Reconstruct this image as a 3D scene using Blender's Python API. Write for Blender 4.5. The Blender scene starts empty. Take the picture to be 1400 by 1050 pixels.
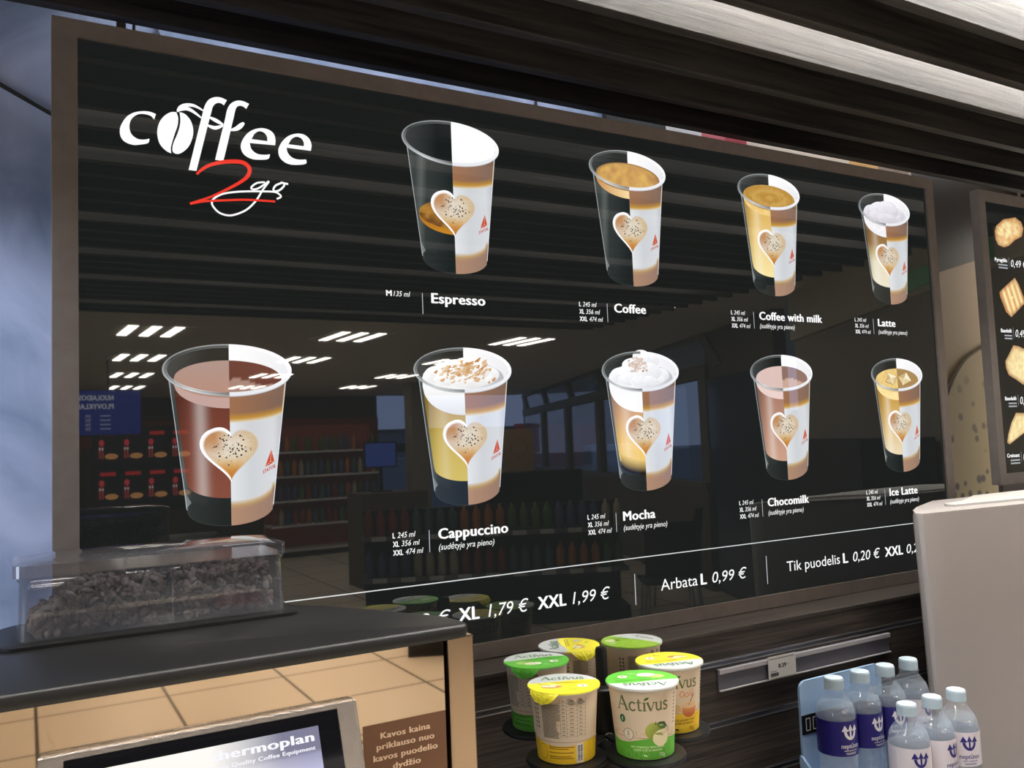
import bpy, math, random
from math import pi, sin, cos, sqrt, radians
from mathutils import Vector, Matrix
from mathutils.geometry import tessellate_polygon
from mathutils import noise as mnoise

scene = bpy.context.scene
col = scene.collection

# ------------------------------------------------------------------ camera
cam_data = bpy.data.cameras.new('camera')
cam = bpy.data.objects.new('camera', cam_data)
col.objects.link(cam)
cam.location = (-0.0530, -1.1034, 1.5498)
cam.rotation_euler = (1.6402, 0.0393, -0.5144)
cam_data.sensor_fit = 'HORIZONTAL'
cam_data.sensor_width = 36.0
cam_data.lens = 1172.0 / 1400.0 * 36.0
cam_data.clip_start = 0.02
cam_data.clip_end = 300
scene.camera = cam

# ------------------------------------------------------------------ view, world
vs = scene.view_settings
vs.view_transform = 'Standard'
vs.look = 'None'
vs.gamma = 1.0
vs.use_curve_mapping = False
vs.exposure = 0.0
scene.cycles.transparent_max_bounces = 32

world = bpy.data.worlds.new('dusk_sky')
scene.world = world
world.use_nodes = True
wn = world.node_tree
wn.nodes.clear()
wo = wn.nodes.new('ShaderNodeOutputWorld')
wb = wn.nodes.new('ShaderNodeBackground')
wc = wn.nodes.new('ShaderNodeTexCoord')
ws = wn.nodes.new('ShaderNodeSeparateXYZ')
wr = wn.nodes.new('ShaderNodeValToRGB')
wr.color_ramp.elements[0].position = 0.48
wr.color_ramp.elements[0].color = (0.235, 0.31, 0.52, 1)
wr.color_ramp.elements[1].position = 0.75
wr.color_ramp.elements[1].color = (0.17, 0.27, 0.54, 1)
wm = wn.nodes.new('ShaderNodeMapRange')
wm.inputs['From Min'].default_value = -1
wn.links.new(wc.outputs['Generated'], ws.inputs[0])
wn.links.new(ws.outputs['Z'], wm.inputs['Value'])
wn.links.new(wm.outputs[0], wr.inputs[0])
wn.links.new(wr.outputs[0], wb.inputs[0])
wb.inputs[1].default_value = 4.2
wn.links.new(wb.outputs[0], wo.inputs[0])

# strip lights hidden in the gaps of the slatted canopy: (gap centre y, x start, x end, watts)
SLAT_Y = [0.180, 0.085, -0.020, -0.131, -0.235, -0.337] + [-0.437 - 0.1 * k for k in range(25)]
SLAT_Z0, SLAT_Z1, SLAT_T = 2.17, 2.315, 0.020
STRIPS = [(-0.184, 0.55, 2.6, 16.5), (-0.387, 0.75, 2.6, 16.5), (-0.587, -1.4, 2.6, 54.0), (-0.787, -1.4, 2.6, 54.0),
          (-1.287, -1.4, 2.6, 54.0), (-1.687, -1.4, 2.6, 54.0), (-2.087, -1.4, 2.6, 60.0), (-2.587, -1.4, 2.6, 60.0),
          (0.240, 0.03, 2.35, 3.4)]
PANEL_EMIT = 41.0
ADDED_FILL_W = 50.0
ADDED_SPOT_W = 33.0


# ------------------------------------------------------------------ colour helpers
def lin(c):
    c /= 255.0
    return c / 12.92 if c <= 0.04045 else ((c + 0.055) / 1.055) ** 2.4


def S(r, g, b):
    return (lin(r), lin(g), lin(b))


def mix(a, b, t):
    t = max(0.0, min(1.0, t))
    return tuple(a[i] + (b[i] - a[i]) * t for i in range(3))


def ramp(stops, t):
    if t <= stops[0][0]:
        return stops[0][1]
    for (t0, c0), (t1, c1) in zip(stops, stops[1:]):
        if t <= t1:
            return mix(c0, c1, (t - t0) / (t1 - t0) if t1 > t0 else 1)
    return stops[-1][1]


# ------------------------------------------------------------------ materials
def new_mat(name):
    m = bpy.data.materials.new(name)
    m.use_nodes = True
    nt = m.node_tree
    b = nt.nodes['Principled BSDF']
    return m, nt, b


def pbr(name, c, rough=0.5, metal=0.0, ior=1.45, coat=0.0, emit=None, estr=0.0, trans=0.0, alpha=1.0, bump=None, var=None):
    m, nt, b = new_mat(name)
    b.inputs['Base Color'].default_value = (*c, 1)
    b.inputs['Roughness'].default_value = rough
    b.inputs['Metallic'].default_value = metal
    b.inputs['IOR'].default_value = ior
    b.inputs['Coat Weight'].default_value = coat
    b.inputs['Transmission Weight'].default_value = trans
    b.inputs['Alpha'].default_value = alpha
    if emit:
        b.inputs['Emission Color'].default_value = (*emit, 1)
        b.inputs['Emission Strength'].default_value = estr
    if var or bump:
        tc = nt.nodes.new('ShaderNodeTexCoord')
        no = nt.nodes.new('ShaderNodeTexNoise')
        no.inputs['Scale'].default_value = (var or bump)[0]
        no.inputs['Detail'].default_value = 6
        nt.links.new(tc.outputs['Object'], no.inputs['Vector'])
        if var:
            r = nt.nodes.new('ShaderNodeValToRGB')
            r.color_ramp.elements[0].position = 0.35
            r.color_ramp.elements[1].position = 0.68
            r.color_ramp.elements[0].color = (*mix(c, (0, 0, 0), var[1]), 1)
            r.color_ramp.elements[1].color = (*mix(c, (1, 1, 1), var[1] * 0.5), 1)
            nt.links.new(no.outputs['Fac'], r.inputs[0])
            nt.links.new(r.outputs[0], b.inputs['Base Color'])
        if bump:
            bp = nt.nodes.new('ShaderNodeBump')
            bp.inputs['Strength'].default_value = bump[1]
            bp.inputs['Distance'].default_value = 0.001
            nt.links.new(no.outputs['Fac'], bp.inputs['Height'])
            nt.links.new(bp.outputs[0], b.inputs['Normal'])
    return m


def attr_mat(name, emit=0.0, rough=0.45, ior=1.45, base=1.0):
    """print ink: colour read from the mesh's own 'ink' attribute; emit > 0 for a backlit print"""
    m, nt, b = new_mat(name)
    a = nt.nodes.new('ShaderNodeAttribute')
    a.attribute_name = 'ink'
    b.inputs['Roughness'].default_value = rough
    b.inputs['IOR'].default_value = ior
    if emit > 0:
        b.inputs['Base Color'].default_value = (0.002, 0.002, 0.002, 1)
        nt.links.new(a.outputs['Color'], b.inputs['Emission Color'])
        b.inputs['Emission Strength'].default_value = emit
    else:
        nt.links.new(a.outputs['Color'], b.inputs['Base Color'])
    return m


def wood_mat(name, dark, light, scale=(1.2, 30, 30), rough=0.5, bump=0.25, wave=0.0):
    m, nt, b = new_mat(name)
    tc = nt.nodes.new('ShaderNodeTexCoord')
    mp = nt.nodes.new('ShaderNodeMapping')
    mp.inputs['Scale'].default_value = scale
    no = nt.nodes.new('ShaderNodeTexNoise')
    no.inputs['Scale'].default_value = 3.0
    no.inputs['Detail'].default_value = 9
    no.inputs['Roughness'].default_value = 0.65
    no.inputs['Distortion'].default_value = wave
    r = nt.nodes.new('ShaderNodeValToRGB')
    r.color_ramp.elements[0].position = 0.36
    r.color_ramp.elements[1].position = 0.62
    r.color_ramp.elements[0].color = (*dark, 1)
    r.color_ramp.elements[1].color = (*light, 1)
    bp = nt.nodes.new('ShaderNodeBump')
    bp.inputs['Strength'].default_value = bump
    bp.inputs['Distance'].default_value = 0.002
    L = nt.links.new
    L(tc.outputs['Object'], mp.inputs['Vector'])
    L(mp.outputs[0], no.inputs['Vector'])
    L(no.outputs['Fac'], r.inputs[0])
    L(r.outputs[0], b.inputs['Base Color'])
    L(no.outputs['Fac'], bp.inputs['Height'])
    L(bp.outputs[0], b.inputs['Normal'])
    b.inputs['Roughness'].default_value = rough
    return m


def clear_mat(name, tint=(1, 1, 1), ior=1.45, rough=0.03, gloss=1.0, haze=None):
    """thin clear plastic wall: see-through with a fresnel sheen"""
    m, nt, b = new_mat(name)
    nt.nodes.remove(b)
    out = nt.nodes['Material Output']
    tr = nt.nodes.new('ShaderNodeBsdfTransparent')
    tr.inputs[0].default_value = (*tint, 1)
    gl = nt.nodes.new('ShaderNodeBsdfGlossy')
    gl.inputs['Color'].default_value = (gloss, gloss, gloss, 1)
    gl.inputs['Roughness'].default_value = rough
    lw = nt.nodes.new('ShaderNodeLayerWeight')       # the same sheen from either side of the thin wall
    lw.inputs['Blend'].default_value = 0.5
    pw = nt.nodes.new('ShaderNodeMath'); pw.operation = 'POWER'; pw.inputs[1].default_value = 5.0
    fr = nt.nodes.new('ShaderNodeMath'); fr.operation = 'MULTIPLY_ADD'
    f0 = ((ior - 1) / (ior + 1)) ** 2
    fr.inputs[1].default_value = 1 - f0; fr.inputs[2].default_value = f0
    nt.links.new(lw.outputs['Facing'], pw.inputs[0])
    nt.links.new(pw.outputs[0], fr.inputs[0])
    mx = nt.nodes.new('ShaderNodeMixShader')
    nt.links.new(fr.outputs[0], mx.inputs[0])
    src = tr.outputs[0]
    if haze:
        df = nt.nodes.new('ShaderNodeBsdfDiffuse')
        df.inputs[0].default_value = (*haze[0], 1)
        hz = nt.nodes.new('ShaderNodeMixShader')
        hz.inputs[0].default_value = haze[1]
        nt.links.new(tr.outputs[0], hz.inputs[1])
        nt.links.new(df.outputs[0], hz.inputs[2])
        src = hz.outputs[0]
    nt.links.new(src, mx.inputs[1])
    nt.links.new(gl.outputs[0], mx.inputs[2])
    nt.links.new(mx.outputs[0], out.inputs['Surface'])
    return m


M = {}
M['black_glass'] = pbr('backlit_black_acrylic', (0.003, 0.0035, 0.0035), 0.015, ior=1.66, emit=S(27, 29, 28), estr=0.85)
M['print'] = attr_mat('backlit_print', emit=1.0, rough=0.015, ior=1.66)
M['ink'] = attr_mat('printed_paper', 0.0, 0.42)
M['ink_gloss'] = attr_mat('printed_foil', 0.0, 0.28)
M['ink_screen'] = attr_mat('lit_screen', emit=1.0, rough=0.06, ior=1.5)
M['frame'] = pbr('brown_grey_frame', S(116, 105, 97), 0.42, 0.2, var=(40, 0.04))
M['frame2'] = pbr('grey_frame', S(126, 117, 110), 0.42, 0.2, var=(40, 0.04))
M['slat'] = wood_mat('dark_stained_slat', S(20, 17, 15), S(58, 53, 49), (0.9, 40, 26), 0.6, 0.5, 0.4)
M['slatwall'] = wood_mat('dark_wenge_board', S(36, 31, 29), S(84, 75, 69), (1.6, 60, 60), 0.5, 0.3, 0.8)
M['ledge'] = wood_mat('brown_wood_ledge', S(40, 35, 31), S(74, 66, 60), (1.6, 60, 60), 0.42, 0.2)
M['alu'] = pbr('brushed_aluminium', S(190, 190, 195), 0.3, 0.9)
M['black'] = pbr('black_plastic', S(14, 14, 15), 0.42)
M['black_satin'] = pbr('black_powder_coat', S(13, 13, 14), 0.45, ior=1.45)
M['black_matte'] = pbr('black_matte', S(16, 15, 15), 0.8)
M['white_plastic'] = pbr('white_plastic', S(215, 212, 208), 0.4)
M['appliance'] = pbr('pale_grey_enamel', S(176, 169, 167), 0.42, var=(3.0, 0.03))
M['bronze'] = pbr('bronze_mirror', S(220, 202, 182), 0.02, 1.0)
M['bronze2'] = pbr('bronze_satin', S(206, 182, 158), 0.2, 1.0)
M['silver'] = pbr('silver_bezel', S(200, 188, 178), 0.24, 0.9)
M['pet'] = clear_mat('clear_bottle_plastic', (0.985, 0.99, 0.995), 1.55, 0.0, haze=(S(226, 236, 246), 0.09))
M['water'] = clear_mat('still_water', (0.95, 0.975, 0.99), 1.18, 0.0, haze=(S(214, 228, 244), 0.15))
M['hopper'] = clear_mat('smoked_clear_plastic', (0.80, 0.80, 0.82), 2.1, 0.04, haze=(S(156, 160, 172), 0.15))
M['hopper_lid'] = clear_mat('scratched_clear_lid', (0.70, 0.70, 0.72), 1.9, 0.07, haze=(S(140, 140, 150), 0.10))
M['cap'] = pbr('pale_blue_white_cap', S(196, 212, 222), 0.4)
M['bean'] = pbr('roasted_bean', S(112, 96, 86), 0.3, var=(60, 0.25))
M['blue_tray'] = pbr('light_blue_acrylic', S(160, 190, 226), 0.3)
M['seg'] = pbr('white_segments', S(230, 235, 235), 0.5)
M['sticker'] = pbr('brown_sticker', S(112, 76, 52), 0.55)
M['sticker_txt'] = pbr('sticker_lettering', S(214, 182, 152), 0.6)
M['white_print'] = pbr('white_lettering', S(225, 225, 225), 0.5)
M['rail'] = pbr('grey_price_rail', S(108, 108, 118), 0.35)
M['rail_lip'] = pbr('clear_rail_lip', S(178, 174, 178), 0.3)
M['ceil'] = pbr('ceiling_paint', S(226, 218, 203), 0.8)
M['canopy'] = pbr('canopy_black', S(22, 20, 19), 0.9)
M['panel_light'] = pbr('light_panel', (0.9, 0.9, 0.9), 0.5, emit=(1.0, 0.93, 0.82), estr=PANEL_EMIT)
M['dark_red'] = pbr('dark_red_band', S(170, 76, 54), 0.6)
M['dark_wall'] = pbr('dark_taupe_wall', S(96, 84, 74), 0.7)
M['taupe'] = pbr('taupe_wall', S(150, 140, 126), 0.7)
M['soffit'] = pbr('pale_soffit', S(190, 180, 160), 0.7)
M['mullion'] = pbr('brown_window_frame', S(110, 98, 84), 0.5)
M['glass'] = clear_mat('window_glass', (0.92, 0.95, 0.95), 1.3, 0.0)
M['green_sign'] = pbr('green_sign', S(60, 120, 60), 0.4, emit=S(60, 130, 66), estr=0.5)
M['cable'] = pbr('black_cable', S(26, 24, 24), 0.5)
M['rod'] = pbr('brown_hanger', S(70, 54, 46), 0.5)


# plaster wall
def plaster():
    m, nt, b = new_mat('blue_grey_marbled_plaster')
    tc = nt.nodes.new('ShaderNodeTexCoord')
    n1 = nt.nodes.new('ShaderNodeTexNoise')
    n1.inputs['Scale'].default_value = 5.5
    n1.inputs['Detail'].default_value = 8
    n1.inputs['Distortion'].default_value = 1.6
    r = nt.nodes.new('ShaderNodeValToRGB')
    r.color_ramp.elements[0].position = 0.32
    r.color_ramp.elements[1].position = 0.7
    r.color_ramp.elements[0].color = (*S(124, 138, 166), 1)
    r.color_ramp.elements[1].color = (*S(176, 182, 210), 1)
    nt.links.new(tc.outputs['Object'], n1.inputs['Vector'])
    nt.links.new(n1.outputs['Fac'], r.inputs[0])
    nt.links.new(r.outputs[0], b.inputs['Base Color'])
    b.inputs['Roughness'].default_value = 0.6
    return m


M['plaster'] = plaster()


def tiles():
    m, nt, b = new_mat('beige_floor_tiles')
    tc = nt.nodes.new('ShaderNodeTexCoord')
    br = nt.nodes.new('ShaderNodeTexBrick')
    br.offset = 0.0
    br.inputs['Scale'].default_value = 1.0
    br.inputs['Brick Width'].default_value = 0.75
    br.inputs['Row Height'].default_value = 0.75
    br.inputs['Mortar Size'].default_value = 0.010
    br.inputs['Color1'].default_value = (*S(224, 212, 194), 1)
    br.inputs['Color2'].default_value = (*S(216, 204, 186), 1)
    br.inputs['Mortar'].default_value = (*S(58, 46, 38), 1)
    nt.links.new(tc.outputs['Object'], br.inputs['Vector'])
    nt.links.new(br.outputs['Color'], b.inputs['Base Color'])
    b.inputs['Roughness'].default_value = 0.4
    return m


M['tiles'] = tiles()


# ------------------------------------------------------------------ mesh builder
class G:
    def __init__(self):
        self.v, self.f, self.m, self.c = [], [], [], []
        self.has_c = False

    def add(self, verts, faces, mat=0, cols=None):
        o = len(self.v)
        self.v.extend([tuple(p) for p in verts])
        if cols is None:
            self.c.extend([(0.5, 0.5, 0.5)] * len(verts))
        else:
            self.has_c = True
            if len(cols) == 3 and not hasattr(cols[0], '__len__'):
                cols = [cols] * len(verts)
            self.c.extend(cols)
        for f in faces:
            self.f.append(tuple(i + o for i in f))
            self.m.append(mat)
        return self

    def box(self, x0, x1, y0, y1, z0, z1, mat=0, rot=None):
        vs_ = [(x, y, z) for z in (z0, z1) for y in (y0, y1) for x in (x0, x1)]
        if rot:
            vs_ = [rot @ Vector(p) for p in vs_]
        return self.add(vs_, [(0, 2, 3, 1), (4, 5, 7, 6), (0, 1, 5, 4), (2, 6, 7, 3), (0, 4, 6, 2), (1, 3, 7, 5)], mat)

    def prism(self, pts, z0, z1, mat=0, fn=None):
        """vertical extrusion of a counter-clockwise plan outline"""
        n = len(pts)
        vs_ = [(x, y, z0) for x, y in pts] + [(x, y, z1) for x, y in pts]
        if fn:
            vs_ = [fn(*p) for p in vs_]
        fs = [(i, (i + 1) % n, n + (i + 1) % n, n + i) for i in range(n)]
        tri = tessellate_polygon([[Vector((x, y, 0)) for x, y in pts]])
        for a, b, c in tri:
            A, B, C_ = pts[a], pts[b], pts[c]
            if (B[0] - A[0]) * (C_[1] - A[1]) - (B[1] - A[1]) * (C_[0] - A[0]) < 0:
                b, c = c, b
            fs.append((n + a, n + b, n + c))
            fs.append((a, c, b))
        return self.add(vs_, fs, mat)

    def lathe(self, prof, n=48, cx=0, cy=0, mat=0, close_top=False, close_bot=False, cols=None):
        vs_, cs = [], []
        for k, (r, z) in enumerate(prof):
            for i in range(n):
                a = 2 * pi * i / n
                vs_.append((cx + r * cos(a), cy + r * sin(a), z))
                if cols:
                    cs.append(cols[k])
        fs = []
        for k in range(len(prof) - 1):
            for i in range(n):
                j = (i + 1) % n
                fs.append((k * n + i, k * n + j, (k + 1) * n + j, (k + 1) * n + i))
        if close_bot:
            fs.append(tuple(reversed(range(n))))
        if close_top:
            fs.append(tuple((len(prof) - 1) * n + i for i in range(n)))
        return self.add(vs_, fs, mat, cs if cols else None)

    def tube(self, path, r, n=8, mat=0):
        path = [Vector(p) for p in path]
        vs_, fs = [], []
        for i, p in enumerate(path):
            d = (path[min(i + 1, len(path) - 1)] - path[max(i - 1, 0)]).normalized()
            u = d.cross(Vector((0, 0, 1)))
            if u.length < 1e-4:
                u = d.cross(Vector((1, 0, 0)))
            u.normalize()
            w = d.cross(u)
            for k in range(n):
                a = 2 * pi * k / n
                vs_.append(p + (u * cos(a) + w * sin(a)) * r)
        for i in range(len(path) - 1):
            for k in range(n):
                j = (k + 1) % n
                fs.append((i * n + k, i * n + j, (i + 1) * n + j, (i + 1) * n + k))
        fs.append(tuple(range(n)))
        fs.append(tuple(reversed([(len(path) - 1) * n + k for k in range(n)])))
        return self.add(vs_, fs, mat)

    def ellipsoid(self, c, rx, ry, rz, n=16, m=10, mat=0, rot=None):
        vs_, fs = [], []
        for j in range(m + 1):
            ph = -pi / 2 + pi * j / m
            for i in range(n):
                a = 2 * pi * i / n
                p = Vector((rx * cos(ph) * cos(a), ry * cos(ph) * sin(a), rz * sin(ph)))
                if rot:
                    p = rot @ p
                vs_.append(p + Vector(c))
        for j in range(m):
            for i in range(n):
                k = (i + 1) % n
                fs.append((j * n + i, j * n + k, (j + 1) * n + k, (j + 1) * n + i))
        return self.add(vs_, fs, mat)

    def build(self, name, mats, parent=None, smooth=False, bevel=0.0, loc=None, autosmooth=None):
        me = bpy.data.meshes.new(name)
        me.from_pydata(self.v, [], self.f)
        if not isinstance(mats, (list, tuple)):
            mats = [mats]
        for mm in mats:
            me.materials.append(mm)
        me.polygons.foreach_set('material_index', self.m)
        if self.has_c:
            at = me.color_attributes.new('ink', 'FLOAT_COLOR', 'POINT')
            flat = []
            for c in self.c:
                flat.extend((c[0], c[1], c[2], 1.0))
            at.data.foreach_set('color', flat)
        me.update()
        if smooth:
            me.polygons.foreach_set('use_smooth', [True] * len(me.polygons))
            if autosmooth:
                me.set_sharp_from_angle(angle=radians(autosmooth))
        o = bpy.data.objects.new(name, me)
        col.objects.link(o)
        if parent:
            o.parent = parent
        if loc:
            o.location = loc
        if bevel:
            bv = o.modifiers.new('bevel', 'BEVEL')
            bv.width = bevel
            bv.segments = 2
            bv.limit_method = 'ANGLE'
        return o


def tag(o, label, cat, group=None, kind=None):
    if label:
        o['label'] = label
    if cat:
        o['category'] = cat
    if group:
        o['group'] = group
    if kind:
        o['kind'] = kind
    return o


def thing(name, label, cat, loc=(0, 0, 0), rz=0.0, group=None):
    o = bpy.data.objects.new(name, None)
    o.empty_display_size = 0.02
    col.objects.link(o)
    o.location = loc
    o.rotation_euler = (0, 0, rz)
    return tag(o, label, cat, group)


def copy_tree(o, parent=None):
    c = o.copy()
    col.objects.link(c)
    if parent:
        c.parent = parent
    for ch in list(o.children):
        copy_tree(ch, c)
    return c


# ------------------------------------------------------------------ lettering
_txt = {}


def glyphs(s, bold=False):
    key = (s, bold)
    if key not in _txt:
        cu = bpy.data.curves.new('txt', 'FONT')
        cu.body = s
        cu.resolution_u = 3
        if bold:
            cu.space_character = 1.06
        o = bpy.data.objects.new('txt', cu)
        col.objects.link(o)
        dg = bpy.context.evaluated_depsgraph_get()
        me = bpy.data.meshes.new_from_object(o.evaluated_get(dg))
        v = [(p.co.x, p.co.y) for p in me.vertices]
        f = [tuple(p.vertices) for p in me.polygons]
        bpy.data.objects.remove(o)
        bpy.data.curves.remove(cu)
        bpy.data.meshes.remove(me)
        if bold:              # heavy weight: the outline laid down again a stroke-width to each side
            v0, f0, n0 = v, f, len(v)
            v, f = [], []
            for q, (dx, dy) in enumerate(((-0.040, 0), (0.040, 0), (0, -0.016), (0, 0.016), (-0.020, 0.010), (0.020, -0.010))):
                v += [(a + dx, b + dy) for a, b in v0]
                f += [tuple(i + q * n0 for i in t) for t in f0]
        _txt[key] = (v, f)
    return _txt[key]


CAP = 0.729


class Paint(G):
    """flat artwork drawn in (u, v) and laid on a surface by fn(u, v, height above surface)"""

    def __init__(self, fn, step=0.00018):
        super().__init__()
        self.fn, self.step = fn, step

    def put(self, uv, faces, cols, layer):
        h = self.step * layer
        self.add([self.fn(u, v, h) for u, v in uv], faces, 0, cols)

    def poly(self, pts, c, layer=1, holes=()):
        loops = [[Vector((x, y, 0)) for x, y in pts]] + [[Vector((x, y, 0)) for x, y in h] for h in holes]
        flat = [p for L in loops for p in L]
        tri = tessellate_polygon(loops)
        out = []
        for a, b, d in tri:
            A, B, D = flat[a], flat[b], flat[d]
            if (B - A).cross(D - A).z < 0:
                b, d = d, b
            out.append((a, b, d))
        cols = [c(p.x, p.y) for p in flat] if callable(c) else c
        self.put([(p.x, p.y) for p in flat], out, cols, layer)

    def strip(self, x0, x1, lo, hi, nx, ny, c, layer=1):
        uv, cs, fs = [], [], []
        for i in range(nx + 1):
            x = x0 + (x1 - x0) * i / nx
            a, b = lo(x), hi(x)
            if b < a:
                a = b = (a + b) / 2
            for j in range(ny + 1):
                y = a + (b - a) * j / ny
                uv.append((x, y))
                cs.append(c(x, y) if callable(c) else c)
        n = ny + 1
        for i in range(nx):
            for j in range(ny):
                fs.append((i * n + j, (i + 1) * n + j, (i + 1) * n + j + 1, i * n + j + 1))
        self.put(uv, fs, cs, layer)

    def rect(self, x0, x1, y0, y1, c, layer=1, nx=1, ny=1):
        self.strip(x0, x1, lambda x: y0, lambda x: y1, nx, ny, c, layer)

    def disc(self, cx, cy, a, b, c, layer=1, n=32, rings=0):
        rings = rings or (3 if max(a, b) > 0.003 else 1)
        uv, cs, fs = [(cx, cy)], [c(cx, cy) if callable(c) else c], []
        for k in range(1, rings + 1):
            for i in range(n):
                t = 2 * pi * i / n
                p = (cx + a * cos(t) * k / rings, cy + b * sin(t) * k / rings)
                uv.append(p)
                cs.append(c(*p) if callable(c) else c)
        for i in range(n):
            fs.append((0, 1 + i, 1 + (i + 1) % n))
        for k in range(1, rings):
            o0, o1 = 1 + (k - 1) * n, 1 + k * n
            for i in range(n):
                j = (i + 1) % n
                fs.append((o0 + i, o1 + i, o1 + j, o0 + j))
        self.put(uv, fs, cs, layer)

    def ring(self, cx, cy, a0, b0, a1, b1, t0, t1, c, layer=1, n=40):
        uv, cs, fs = [], [], []
        for i in range(n + 1):
            t = t0 + (t1 - t0) * i / n
            for a, b in ((a0, b0), (a1, b1)):
                uv.append((cx + a * cos(t), cy + b * sin(t)))
                cs.append(c(t) if callable(c) else c)
        for i in range(n):
            fs.append((2 * i, 2 * i + 1, 2 * i + 3, 2 * i + 2))
        self.put(uv, fs, cs, layer)

    def stroke(self, pts, w, c, layer=1, smooth=True, taper=None):
        if smooth and len(pts) > 2:
            P = [Vector(p) for p in pts]
            out = []
            for i in range(len(P) - 1):
                p0, p1, p2, p3 = P[max(i - 1, 0)], P[i], P[i + 1], P[min(i + 2, len(P) - 1)]
                for k in range(6):
                    t = k / 6
                    out.append(0.5 * ((2 * p1) + (p2 - p0) * t + (2 * p0 - 5 * p1 + 4 * p2 - p3) * t * t + (3 * p1 - p0 - 3 * p2 + p3) * t ** 3))
            out.append(P[-1])
            pts = out
        P = [Vector(p) for p in pts]
        uv, fs = [], []
        n = len(P)
        for i, p in enumerate(P):
            d = P[min(i + 1, n - 1)] - P[max(i - 1, 0)]
            d = d.normalized() if d.length > 1e-9 else Vector((1, 0))
            q = Vector((-d.y, d.x))
            ww = w * (taper(i / (n - 1)) if taper else 1.0) / 2
            uv += [tuple(p + q * ww), tuple(p - q * ww)]
        for i in range(n - 1):
            fs.append((2 * i, 2 * i + 1, 2 * i + 3, 2 * i + 2))
        self.put(uv, fs, c, layer)

    def tri(self, ax, bx, y0, tx, ty, c, layer=1):
        self.strip(ax, bx, lambda x: y0, lambda x: y0 + (ty - y0) * ((x - ax) / (tx - ax) if x < tx else (bx - x) / (bx - tx)), 12, 3, c, layer)

    def text(self, s, x0, y, cap, c, width=None, bold=False, shear=0.0, align='l', layer=1):
        v, f = glyphs(s, bold)
        if not v:
            return
        mn, mxx = min(p[0] for p in v), max(p[0] for p in v)
        ky = cap / CAP
        kx = width / (mxx - mn) if width else ky
        W = (mxx - mn) * kx
        ox = x0 if align == 'l' else (x0 - W / 2 if align == 'c' else x0 - W)
        uv = [(ox + (p[0] - mn) * kx + p[1] * ky * shear, y + p[1] * ky) for p in v]
        if not bold:
            self.put(uv, f, c, layer)
            return
        n0, m0 = len(v) // 6, len(f) // 6
        for q in range(6):        # each pass of the heavy weight a hair above the last
            self.put(uv[q * n0:(q + 1) * n0], f[:m0], c, layer + 0.15 * q)

    def spline_poly(self, pts, c, layer=1, holes=(), sub=4):
        def sm(P):
            P = [Vector(p) for p in P]
            n, out = len(P), []
            for i in range(n):
                p0, p1, p2, p3 = P[i - 1], P[i], P[(i + 1) % n], P[(i + 2) % n]
                e1, e2, e0 = (p1 - p0), (p2 - p1), (p3 - p2)
                m1 = (p2 - p0) * 0.5 if e1.normalized().dot(e2.normalized()) > 0.35 else e2 * 0.9
                m2 = (p3 - p1) * 0.5 if e2.normalized().dot(e0.normalized()) > 0.35 else e2 * 0.9
                for k in range(sub):
                    t = k / sub
                    out.append(tuple((2 * t ** 3 - 3 * t * t + 1) * p1 + (t ** 3 - 2 * t * t + t) * m1 + (-2 * t ** 3 + 3 * t * t) * p2 + (t ** 3 - t * t) * m2))
            return out
        self.poly(sm(pts), c, layer, [sm(h) for h in holes])

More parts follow.
